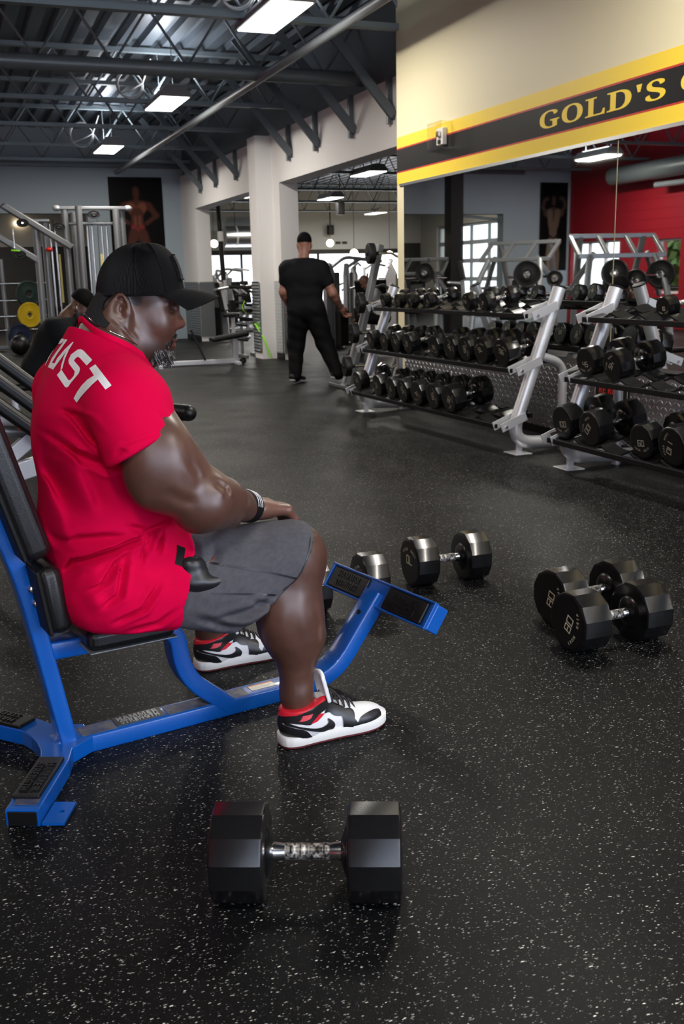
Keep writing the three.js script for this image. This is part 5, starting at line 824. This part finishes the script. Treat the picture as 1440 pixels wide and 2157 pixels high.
// tall cable tower
{
  const t = thing('cable_machine', 'tall grey multi-station cable machine with slanted arms, left of the poster', 'cable machine', [0, 0, -20]); t.scale.set(1.5, 1, 1.5); const Y = (y) => y > 1.28 ? 1.28 + (y - 1.28) * 1.5 : y;
  for (const [x, z, h] of [[1.45, 0, 2.16], [1.61, .12, 2.2], [1.62, -.5, 2.16], [2.07, .1, 2.16], [2.17, -.1, 2.16], [2.2, -.5, 2.16], [1.08, .1, 2.02], [1.20, -.1, 2.05]]) obj('upright', rod([x, 0, z], [x, Y(h), z], .042, 14), M.silverDark, t);
  obj('top_beam', bar([1.36, Y(2.18), 0], [2.26, Y(2.18), 0], .09, .07, .02), M.silverDark, t); obj('top_beam', bar([1.40, Y(2.0), -.1], [2.22, Y(2.0), -.1], .06, .06, .02), M.silverDark, t); obj('top_beam', bar([1.02, Y(2.03), 0], [1.26, Y(2.03), 0], .07, .06, .02), M.silverDark, t);
  for (const [a, b] of [[[.70, Y(2.2), .25], [1.5, Y(1.70), .08]], [[.40, Y(1.98), .2], [1.09, Y(1.54), .1]]]) obj('slanted_arm', bar(a, b, .07, .10, .02), M.silverDark, t);
  for (const x of [1.36, 2.24]) obj('end_cap', tf(new THREE.SphereGeometry(.055, 14, 10), { p: [x, Y(2.18), 0] }), M.silver, t);
  const pul = (x, y, z) => { const o = obj('pulley', disc(.075, .03, .012, 20), M.dark, t); o.position.set(x, Y(y), z); return o; }; pul(.92, 1.99, .24); pul(1.36, 1.95, .1); pul(.86, 1.62, .2); pul(1.8, 2.1, .06);
  for (const x of [1.74, 1.80, 1.92, 1.98, 1.28, 1.34]) obj('guide_rod', rod([x, .1, -.2], [x, Y(2.0), -.2], .012, 8), M.chrome, t);
  for (const [x, z] of [[1.83, -.28], [1.31, -.3]]) for (let k = 0; k < 14; k++) obj('stack_plate', tf(rb(.24, .045, .12, .005), { p: [x, .15 + k * .05, z] }), M.black, t);
  for (const x of [1.885, 1.36]) obj('number_strip', bx(.025, .9, .004, x, 1.35, -.12), std({ color: lin(.6, .5, .15), roughness: .6 }), t);
  for (const [x, z] of [[1.53, .06], [2.12, 0], [1.14, 0]]) obj('base_foot', bar([x, .03, z - .7], [x, .03, z + .5], .08, .06, .01), M.silverDark, t); obj('base_rail', bar([1.05, .03, 0], [2.2, .03, 0], .08, .05, .01), M.silverDark, t);
  for (const [x0, x1] of [[1.86, 1.86], [1.31, 1.31]]) obj('cable', rod([x0, .8, -.25], [x1, Y(2.05), -.1], .004, 6), M.black, t);
  const ch = []; for (let i = 0; i <= 14; i++) ch.push(V(.80 + .004 * (i % 2), Y(1.92) - i * .024, .26)); obj('chain', new THREE.TubeGeometry(new THREE.CatmullRomCurve3(ch), 40, .009, 6), M.chrome, t); obj('hand_grip', rod([.76, Y(1.67), .26], [.86, Y(1.66), .26], .016, 10), M.lime, t);
  const ball = obj('red_adjuster_knob', new THREE.SphereGeometry(.045, 16, 12), std({ color: lin(.6, .02, .01), roughness: .35 }), t); ball.position.set(1.22, Y(1.68), .1);
}
// plate rack with bars, left edge
{
  const t = thing('barbell_rack', 'dark steel storage rack with chrome rungs behind the bowed man', 'rack', [0, 0, -21.4]); t.scale.set(1.38, 1, 1.38);
  for (const x of [.30, .75, 1.28]) obj('post', rod([x, 0, 0], [x, 1.75, -.1], .03, 8), M.silverDark, t);
  for (const y of [1.28, .95, .64, .37]) obj('rung', rod([.1, y, .05], [1.36, y, .02], .016, 8), M.chrome, t); obj('base_rail', bar([.1, .03, .1], [1.4, .03, .1], .06, .06, .01), M.silverDark, t); for (const x of [.2, 1.3]) obj('foot', bar([x, .03, -.4], [x, .03, .4], .06, .06, .01), M.silverDark, t);
  plate(.25, [1.47, .66, -21.2], .35, 'yellow bumper plate hanging on the storage rack', M.plateYellow); plate(.26, [1.49, 1.07, -21.25], .3, 'black plate with green rim above the yellow plate', std({ color: lin(.012, .03, .022), roughness: .5 })); plate(.24, [1.24, .26, -21.1], .3, 'dark blue plate low on the storage rack', std({ color: lin(.01, .018, .05), roughness: .5 })); plate(.24, [.62, .30, -21.1], .2, 'black plate low on the storage rack, at the frame edge');
}
for (const [x, y, z, r, l] of [[1.63, .2, -19.0, .2, 'black medicine ball on the floor by the cable machine'], [1.12, .18, -19.3, .18, 'smaller black ball beside the medicine ball']]) { const o = obj('medicine_ball', new THREE.SphereGeometry(r, 24, 18), M.vinylFar); o.position.set(x, y, z); tag(o, l, 'ball'); }
// padded bench just behind the red-shirted man
{
  const t = thing('abdominal_bench', 'black and silver padded sit-up bench right behind the red-shirted man', 'bench', [0, 0, -5.1]);
  for (const [dy, dz, n] of [[.05, -.14, 0], [-.05, .06, 1], [-.16, .22, 2]]) { const o = obj('long_pad', padBox(.95, .062, .17, [0, 0, 0], [0, 0, 0], .024), M.vinylFar, t); o.position.set(.20, .86 + dy, dz); o.rotation.z = -.72; }
  obj('frame_tube', tubeRect([[-.25, .05, 0], [.15, .66, 0], [.52, .42, 0], [1.12, .05, 0]], .06, .06, .1), M.silver, t); obj('frame_tube', bar([.18, .46, .12], [.42, .64, .12], .05, .07, .006), M.silver, t); obj('frame_tube', bar([.22, .40, .16], [.60, .50, .16], .05, .09, .006), M.silver, t);
  obj('curved_handle', pipe([[-.05, .48, .12], [.12, .60, .12], [.33, .58, .12]], .028, .1), M.silverDark, t); obj('orange_knob', tf(new THREE.SphereGeometry(.02, 12, 10), { p: [.26, .61, .14] }), M.orange, t);
  obj('roller', tf(new THREE.CapsuleGeometry(.042, .13, 6, 18), { p: [1.05, .615, .02], r: [Math.PI / 2, 0, -.5] }), M.vinylFar, t); obj('roller', tf(new THREE.CapsuleGeometry(.05, .16, 6, 18), { p: [.93, .50, -.1], r: [Math.PI / 2, 0, .2] }), M.vinylFar, t);
  obj('strut', bar([1.03, .60, .02], [1.24, .04, .02], .03, .03, .006), M.black, t); const b = obj('bolt', tf(lathe([[0, 0], [.012, 0], [.012, .01], [0, .012]], 10), { r: [Math.PI / 2, 0, 0] }), M.bolt, t); b.position.set(1.09, .46, .036);
  for (const x of [-.2, 1.2]) obj('foot', bar([x, .025, -.3], [x, .025, .3], .06, .05, .008), M.silver, t);
}
// adjustable bench in the middle distance
{
  const t = thing('adjustable_bench', 'grey framed bench with black seat pad standing between the men', 'bench', [3.95, 0, -15]);
  const s = obj('seat_pad', padBox(.58, .07, .28, [0, 0, 0], [0, 0, 0], .03), M.vinylFar, t); s.position.set(-.03, .42, 0); s.rotation.z = .13; obj('post', bar([.06, .03, 0], [.06, .39, 0], .08, .08, .008), M.silver, t); obj('base_rail', bar([-1.15, .05, -.05], [.12, .05, 0], .08, .07, .01), M.silver, t);
  obj('wheel', tf(disc(.05, .05, .01, 18), { p: [.16, .05, .05] }), M.dark, t); obj('foot', bar([.06, .025, -.25], [.06, .025, .25], .06, .05, .008), M.silver, t); obj('foot', bar([-1.15, .025, -.3], [-1.15, .025, .3], .06, .05, .008), M.silver, t); obj('pin_lever', rod([-.12, .22, .08], [.0, .33, .06], .012, 8), M.chrome, t); obj('brace', bar([-.62, .55, .02], [-.42, .08, .02], .03, .03, .004), M.dark, t);
}
// attachment stand with handles, and a lime band
{
  const t = thing('attachment_stand', 'black stand hung with cable handles before the ribbed steel pier', 'stand', [4.6, 0, -16.3]);
  for (const x of [-.12, .12]) obj('post', rod([x, 0, 0], [x, 1.15, 0], .025, 10), M.silverDark, t); for (const x of [-.12, .12]) obj('foot', bar([x, .025, -.3], [x, .025, .3], .05, .05, .008), M.silverDark, t); obj('top_bar', rod([-.3, 1.15, 0], [.24, 1.12, .02], .03, 10), M.dark, t); obj('cross_bar', bar([-.15, .62, .02], [.22, .60, .02], .05, .06, .01), M.dark, t);
  for (let k = 0; k < 7; k++) { const y = .3 + k * .12; obj('hook', rod([-.12, y, 0], [-.12, y + .03, .16], .01, 6), M.chrome, t); obj('hand_grip', rod([-.24, y, .14], [-.06, y - .02, .16], .02, 8), M.dark, t); }
  const pts = filletPath([[4.60, .56, -15.9], [4.66, .3, -15.55], [4.72, .03, -15.5]], .1); tag(obj('exercise_band', sweep(pts, roundRect(.028, .006, .002), [1, 0, 0]), M.lime), 'lime green rubber band hanging down before the ribbed steel pier', 'band');
  tag(obj('exercise_band', sweep(filletPath([[4.50, .92, -16.1], [4.44, .8, -16.1], [4.52, .72, -16.1]], .05), roundRect(.03, .006, .002), [0, 0, 1]), M.lime), 'short lime green band looped on the attachment stand', 'band');
}
// curl bar stand with fixed bars
{
  const t = thing('curl_bar_stand', 'slanted black and silver stand holding curl bars at the end of the dumbbell racks', 'stand', [4.24, 0, -10.8]);
  for (const [dx, dz] of [[0, 0], [.55, .1]]) { const a = [dx, .04, dz], b = [dx + .40, 1.62, dz]; obj('post', bar(a, b, .11, .07, .012), M.silverDark, t); obj('yellow_edge', bar([a[0] + .01, a[1], a[2] + .038], [b[0] + .01, b[1], b[2] + .038], .022, .012, .002), std({ color: lin(.5, .46, .08), roughness: .5 }), t); obj('rear_leg', rod([dx + .12, .03, dz - .5], [dx + .34, 1.3, dz - .05], .025, 8), M.silver, t); obj('foot', bar([dx - .02, .02, dz - .55], [dx - .02, .02, dz + .2], .1, .04, .01), M.silverDark, t); }
  [[.18, 'lowest'], [.55, 'second from below'], [.88, 'third from below'], [1.42, 'topmost']].forEach(([y, w], k) => {
    const x0 = 4.24 + y * .25, z0 = -10.62, L = .62, b = thing('curl_bar', `black fixed curl bar with round ends on the slanted stand, ${w}`, 'barbell', [x0, y + .10, z0], -.12);
    obj('bar', pipe([[-.10, 0, 0], [.10, 0, 0], [.18, -.045, 0], [.28, .03, 0], [.38, -.045, 0], [.46, 0, 0], [L, 0, 0]], .014, .02, [0, 0, 1], 8), M.chrome, b);
    for (const e of [-.14, L + .04]) { const g = disc(.115, .075, .015, 26); g.rotateY(Math.PI / 2); const o = obj('end_weight', g, M.rubberPad, b); o.position.x = e; obj('collar', rod([e - .05, 0, 0], [e + .09 , 0, 0], .022, 12), M.dark, b); }
  });
}
// pin-stack machines in the next hall
function stackMachine(x, z, turn, label, tall = 1.5) {
  const t = thing('weight_machine', label, 'machine', [x, 0, z], turn), s = new THREE.Shape(); s.moveTo(-.2, 0); s.lineTo(.2, 0); s.bezierCurveTo(.2, tall * .5, .14, tall * .8, -.08, tall); s.lineTo(-.2, tall * .86); s.closePath();
  const g = new THREE.ExtrudeGeometry(s, { depth: .06, bevelEnabled: true, bevelSize: .015, bevelThickness: .015, bevelSegments: 2, curveSegments: 10 }); g.translate(0, 0, -.4); obj('shroud', g, M.silver, t);
  obj('stack_column', tf(rb(.16, tall * .9, .05, .015), { p: [.0, tall * .45, -.28] }), M.silverDark, t); obj('weight_stack', tf(rb(.22, .62, .14, .01), { p: [0, .36, -.16] }), M.dark, t); obj('top_frame', pipe([[0, tall * .96, -.38], [.05, tall + .12, -.1], [.35, tall + .05, .25]], .03, .12, [1, 0, 0], 8), M.silver, t);
  obj('seat_pad', padBox(.36, .09, .34, [.45, .52, .2]), M.vinylFar, t); obj('back_pad', padBox(.1, .62, .34, [.22, .9, .2], [0, 0, .18]), M.vinylFar, t); obj('seat_post', bar([.45, .03, .2], [.45, .48, .2], .07, .07, .01), M.silver, t);
  for (const k of [-.22, .26]) { obj('press_arm', pipe([[.1, 1.05, k + .18], [.5, 1.12, k + .18], [.72, .95, k + .18]], .024, .1, [0, 0, 1], 8), M.silver, t); obj('hand_grip', rod([.66, .98, k + .18], [.80, .90, k + .18], .024, 8), M.dark, t); }
  obj('base_frame', pipe([[-.2, .04, -.35], [.7, .04, -.3], [.75, .04, .35], [-.1, .04, .4]], .035, .1, [0, 1, 0], 8), M.silverDark, t); return t;
}
[[6.75, -17.2, .5, 'tall silver shrouded weight machine right of the walking man'], [7.6, -18.4, 1.0, 'grey weight machine with dark seat behind the curl bar stand'], [5.35, -21.6, -.5, 'silver weight machine just inside the far opening', 1.35], [6.3, -24.2, .2, 'second silver weight machine in the far opening, before the bright windows', 1.4], [8.9, -24.6, .7, 'weight machine behind the walking man in the next hall'], [9.6, -21.4, 2.2, 'weight machine deep in the next hall left of the cream pillar'], [11.5, -27, 1.2, 'small distant weight machine before the shop windows'], [7.7, -28.5, .3, 'distant weight machine seen between pier and walking man', 1.45], [10.3, -25.2, 1.9, 'distant weight machine right of the small dark figure']].forEach((a) => stackMachine(...a));
// plate-loaded machines that show in the mirror
function leverMachine(x, z, turn, label, h = 1.7) {
  const t = thing('plate_loaded_machine', label, 'machine', [x, 0, z], turn);
  for (const [y, dz] of [[h, -.22], [h - .3, .22]]) obj('top_rail', bar([-.68, y, dz], [.68, y, dz], .06, .07, .01), M.machine, t);
  for (const u of [-.66, -.22, .22, .66]) obj('cross_rail', bar([u, h, -.22], [u, h - .3, .22], .06, .06, .01), M.machine, t);
  for (const u of [-.5, .5]) { obj('arched_leg', pipe([[u, h - .3, .22], [u * 1.25, h - .75, .45], [u * 1.3, .05, .62]], .05, .35, [1, 0, 0], 10), M.machine, t); obj('arched_leg', pipe([[u, h, -.22], [u * .9, h * .55, -.5], [u * .9, .05, -.62]], .05, .3, [1, 0, 0], 10), M.machine, t); obj('lever_arm', bar([u * .8, h - .25, .15], [u * 1.5, h * .5, -.1], .06, .08, .012), M.silverDark, t); obj('plate_peg', rod([u * 1.4, h * .56, .0], [u * 2.0, h * .56, .0], .025, 10), M.chrome, t); }
  obj('seat_pad', padBox(.34, .09, .36, [0, .5, .25]), M.vinylFar, t); obj('back_pad', padBox(.34, .6, .1, [0, .85, -.02], [-.25, 0, 0]), M.vinylFar, t); obj('seat_post', bar([0, .03, .1], [0, .47, .2], .08, .08, .01), M.machine, t); obj('base_frame', bar([-.66, .04, .62], [.66, .04, .62], .08, .07, .01), M.machine, t); obj('base_frame', bar([0, .04, -.62], [0, .04, .62], .08, .07, .01), M.machine, t); obj('base_frame', bar([-.5, .04, -.62], [.5, .04, -.62], .08, .07, .01), M.machine, t);
  return t;
}
leverMachine(-.69, -13, .25, 'silver ladder-topped plate machine in the mirror before the red wall', 1.79); leverMachine(-.8, -16, 1.0, 'silver plate machine in the mirror below the narrow poster', 1.8); leverMachine(-.75, -20.2, .8, 'small silver plate machine in the mirror beside the cream pillar', 1.6);
{
  const t = thing('exercise_console', 'black exercise console on a post in the mirror before the glazed door', 'console', [-.4, 0, -17.2], .6);
  obj('post', bar([0, .04, 0], [.1, 1.2, 0], .07, .07, .01), M.silver, t); obj('screen_case', padBox(.09, .36, .44, [.13, 1.34, 0], [0, 0, -.2], .03), M.dark, t); obj('handlebar', pipe([[.1, 1.1, -.3], [.35, 1.12, -.25], [.35, 1.12, .25], [.1, 1.1, .3]], .022, .1, [0, 1, 0], 8), M.silver, t); obj('base', padBox(1.2, .14, .5, [.4, .08, 0]), M.dark, t);
}
tag(obj('black_column', bx(.3, DECK, .3, -1.5, DECK / 2, -19.9), M.dark), 'square black steel column in the mirror before the glazed door', 'column');
tag(obj('climbing_rope', rod([5.42, 3.75, -21.2], [5.48, 1.25, -21.2], .05, 10), M.dark), 'thick black rope hanging in the far opening', 'rope'); tag(obj('rope_tape', rod([5.455, 2.25, -21.2], [5.46, 2.05, -21.2], .064, 12), M.paper), 'white tape band round the hanging black rope', 'tape');
// posters
function poster(w, h, pos, ry, label, draw) { const t = canvasTex(256, Math.round(256 * h / w), draw), g = rb(w, h, .02, .003); const o = obj('poster', g, std({ color: lin(.006, .006, .006), roughness: .5 })); o.position.set(...pos); o.rotation.y = ry; tag(o, label, 'poster'); const f = new THREE.PlaneGeometry(w - .01, h - .01); f.translate(0, 0, .0108); obj('printed_sheet', f, phys({ map: t, roughness: .5, specularIntensity: .2 }), o); }
const blob = (x, pts, w, c) => { x.strokeStyle = c; x.lineWidth = w; x.lineCap = x.lineJoin = 'round'; x.beginPath(); pts.forEach(([a, b], i) => i ? x.lineTo(a, b) : x.moveTo(a, b)); x.stroke(); };
poster(1.14, 2.1, [3.93, 2.37, ZB + .012], 0, 'large black poster of a posing bodybuilder on the back wall', (x, w, h) => {
  x.fillStyle = '#070505'; x.fillRect(0, 0, w, h); x.filter = 'blur(5px)'; const k = '#7d4a38', d = '#4f2c23', l = '#a8674f';
  blob(x, [[128, 58], [128, 80]], 34, d); blob(x, [[128, 92], [128, 104]], 22, d); blob(x, [[72, 132], [128, 120], [184, 132]], 40, d); blob(x, [[100, 138], [108, 150]], 46, k); blob(x, [[156, 138], [148, 150]], 46, k); blob(x, [[128, 170], [128, 225]], 62, d); blob(x, [[66, 134], [38, 176]], 30, d); blob(x, [[38, 176], [86, 212]], 22, d); blob(x, [[190, 134], [222, 176]], 30, d); blob(x, [[222, 176], [172, 212]], 22, d); blob(x, [[118, 180], [118, 222]], 12, k); blob(x, [[140, 180], [140, 222]], 12, k); blob(x, [[108, 232], [128, 262], [150, 232]], 26, '#8c2f30'); blob(x, [[108, 262], [88, 350], [96, 450]], 52, d); blob(x, [[150, 262], [172, 350], [168, 450]], 52, d); blob(x, [[92, 330], [96, 380]], 22, l); blob(x, [[172, 330], [170, 380]], 22, l);
});
poster(.80, 2.12, [-5.52, 2.37, ZB + .012], 0, 'narrow black poster of a bodybuilder seen from behind, in the mirror', (x, w, h) => {
  x.translate(w, 0); x.scale(-1, 1); x.fillStyle = '#070606'; x.fillRect(0, 0, w, h); x.filter = 'blur(5px)'; const k = '#6a5a4e', d = '#43362f', l = '#85705f';
  blob(x, [[126, 118], [126, 160]], 38, d); blob(x, [[58, 236], [124, 214], [196, 232]], 60, d); blob(x, [[58, 230], [22, 190], [44, 130], [66, 124]], 34, d); blob(x, [[200, 226], [236, 176], [214, 122], [190, 118]], 34, d); blob(x, [[92, 230], [106, 330]], 58, k); blob(x, [[164, 230], [146, 330]], 58, k); blob(x, [[126, 210], [124, 380]], 7, d); blob(x, [[124, 340], [124, 400]], 76, k); blob(x, [[80, 404], [124, 440], [176, 404]], 22, '#1c1010'); blob(x, [[98, 450], [88, 560], [94, 660]], 54, l); blob(x, [[154, 450], [166, 560], [160, 660]], 54, k);
});
// alarm strobe under a clear cover on the cream wall
{
  const t = thing('alarm_strobe', 'white alarm strobe under a clear plastic cover on the banner stripe', 'alarm', [XM, 2.51, -8.72]);
  obj('base_box', tf(rb(.045, .15, .13, .008), { p: [-.024, 0, 0] }), M.paper, t); obj('lens', tf(rb(.03, .05, .06, .01), { p: [-.058, .02, 0] }), M.chrome, t); obj('dark_window', tf(rb(.012, .035, .05, .004), { p: [-.05, -.045, 0] }), M.dark, t);
  for (const [w, h, d, p] of [[.004, .24, .30, [-.10, 0, 0]], [.10, .004, .30, [-.05, .12, 0]], [.10, .004, .30, [-.05, -.12, 0]], [.10, .24, .004, [-.05, 0, .15]], [.10, .24, .004, [-.05, 0, -.15]]]) obj('cover_panel', tf(new THREE.BoxGeometry(w, h, d), { p }), M.clear, t);
}
// notice on the tread plate behind the racks
{
  const g = tf(rb(.006, .2, .40, .002), { p: [XM - .012, .40, -6.02] }), o = obj('notice', g, M.black); tag(o, 'black notice with red heading on the tread plate behind the racks', 'sign');
  const tx = canvasTex(512, 256, (x) => { x.fillStyle = '#0b0b0c'; x.fillRect(0, 0, 512, 256); x.strokeStyle = '#ddd'; x.lineWidth = 6; x.strokeRect(8, 8, 496, 240); x.textAlign = 'center'; x.fillStyle = '#c8281c'; x.font = 'bold 98px sans-serif'; x.fillText('RE RACK', 256, 118); x.fillStyle = '#dddddd'; x.font = 'bold 44px sans-serif'; x.fillText('ALL GYM EQUIPMENT', 256, 186); });
  const f = new THREE.PlaneGeometry(.395, .195); f.rotateY(-Math.PI / 2); f.translate(XM - .0156, .40, -6.02); obj('printed_face', f, std({ map: tx, roughness: .5 }), o);
}
// loudspeakers, vents, pendants, duct in the hall
[[10.6, 3.15, -27.5, 'black loudspeaker hanging by the hall lamp over the walking man'], [13.4, 2.95, -35.8, 'black loudspeaker on the grey soffit of the far hall wall'], [7.0, 3.1, -30, 'black loudspeaker hanging in the far opening'], [-2.2, 3.2, -12.4, 'black loudspeaker under the roof, in the mirror above the red wall']].forEach(([x, y, z, l]) => { const t = thing('loudspeaker', l, 'speaker', [x, y, z]); obj('case', rb(.22, .34, .2, .03), M.black, t); obj('hanger', rod([0, .17, 0], [0, DECK - y + .03, 0], .015, 6), M.dark, t); });
for (let k = 0; k < 3; k++) tag(obj('soffit_vent', tf(rb(.2, .09, .03, .02), { p: [13.5 + k * .26, 2.5, -35.98] }), M.dark), ['first dark oval vent from the left on the grey soffit', 'middle dark oval vent on the grey soffit', 'last dark oval vent on the grey soffit'][k], 'vent', 'soffit vents');
[[8.4, 2.42, -33.5, 'round glowing pendant in the far opening'], [12.7, 2.42, -34, 'round glowing pendant beside the walking man'], [15.0, 2.2, -32, 'glowing pendant just left of the cream pillar'], [15.6, 2.35, -33.5, 'small glowing pendant nearest the cream pillar'], [12.4, 2.0, -31, 'low glowing pendant by the walking man shoulder'], [14.1, 1.95, -32, 'low glowing pendant before the shop windows']].forEach(([x, y, z, l]) => { const t = thing('pendant_lamp', l, 'lamp', [x, y, z]); obj('lamp_globe', new THREE.SphereGeometry(.13, 18, 14), M.bulbGlow, t); obj('cord', rod([0, .13, 0], [0, DECK - y + .03, 0], .008, 6), M.dark, t); const p = new THREE.PointLight(0xffd9a0, .8); p.castShadow = true; p.name = 'lamp_point'; p.position.set(0, 0, 0); t.add(p); });
{ const t = thing('air_duct', 'fat shiny round duct over the windows in the far opening', 'duct'); obj('duct_pipe', rod([9.2, 2.72, -35.2], [11.6, 2.72, -35.2], .36, 24), M.alu, t); for (const x of [9.6, 11.2]) { obj('hanger', rod([x, 3.05, -35.2], [x, DECK + .03, -35.2], .012, 6), M.dark, t); obj('band', rod([x - .03, 2.72, -35.2], [x + .03, 2.72, -35.2], .37, 24), M.silver, t); } }
tag(obj('wall_lamp', tf(rb(.3, .1, .08, .02), { p: [2.1, 2.95, -30.95] }), M.bulbGlow), 'small warm wall lamp deep in the side room', 'lamp'); areaLight('lamp_wall_wash', .3, .1, 0xffe0b0, 30, [2.1, 2.95, -30.88], [2.1, 2.9, -20]);
[[-.23, 1.24, -12.4, .2, .9, 'black plate hanging left of three on the ladder-topped machine in the mirror'], [-.60, 1.12, -12.4, .17, .9, 'middle black plate of three on the ladder-topped machine in the mirror'], [-1.12, 1.21, -12.5, .21, .9, 'black plate before the narrow window, on the ladder-topped machine in the mirror'], [-.60, 1.24, -15.4, .24, .7, 'large black plate on the machine under the narrow poster in the mirror'], [-1.16, 1.16, -15.4, .14, .7, 'small black plate right of the large one under the narrow poster in the mirror'], [-.66, 1.31, -19.6, .2, .7, 'black plate beside the dark column in the mirror']].forEach(([x, y, z, rr, a, l], i) => { const t = thing('weight_plate', l, 'weight plate', [x, y, z], a); obj('disc', plateGeo(rr), M.rubberPad, t); obj('hub', tf(disc(.06, .075, .025, 18), {}), M.chrome, t); });
[[-.69, -12.55], [-.85, -15.55], [-.7, -19.75]].forEach(([x, z], i) => tag(obj('plate_bar', rod([x - .55, 1.20, z], [x + .55, 1.20, z], .022, 8), M.chrome), ['chrome bar through the plates of the ladder-topped machine in the mirror', 'chrome bar through the plates under the narrow poster in the mirror', 'chrome bar through the plate beside the dark column in the mirror'][i], 'bar'));
renderer.render(scene, camera);
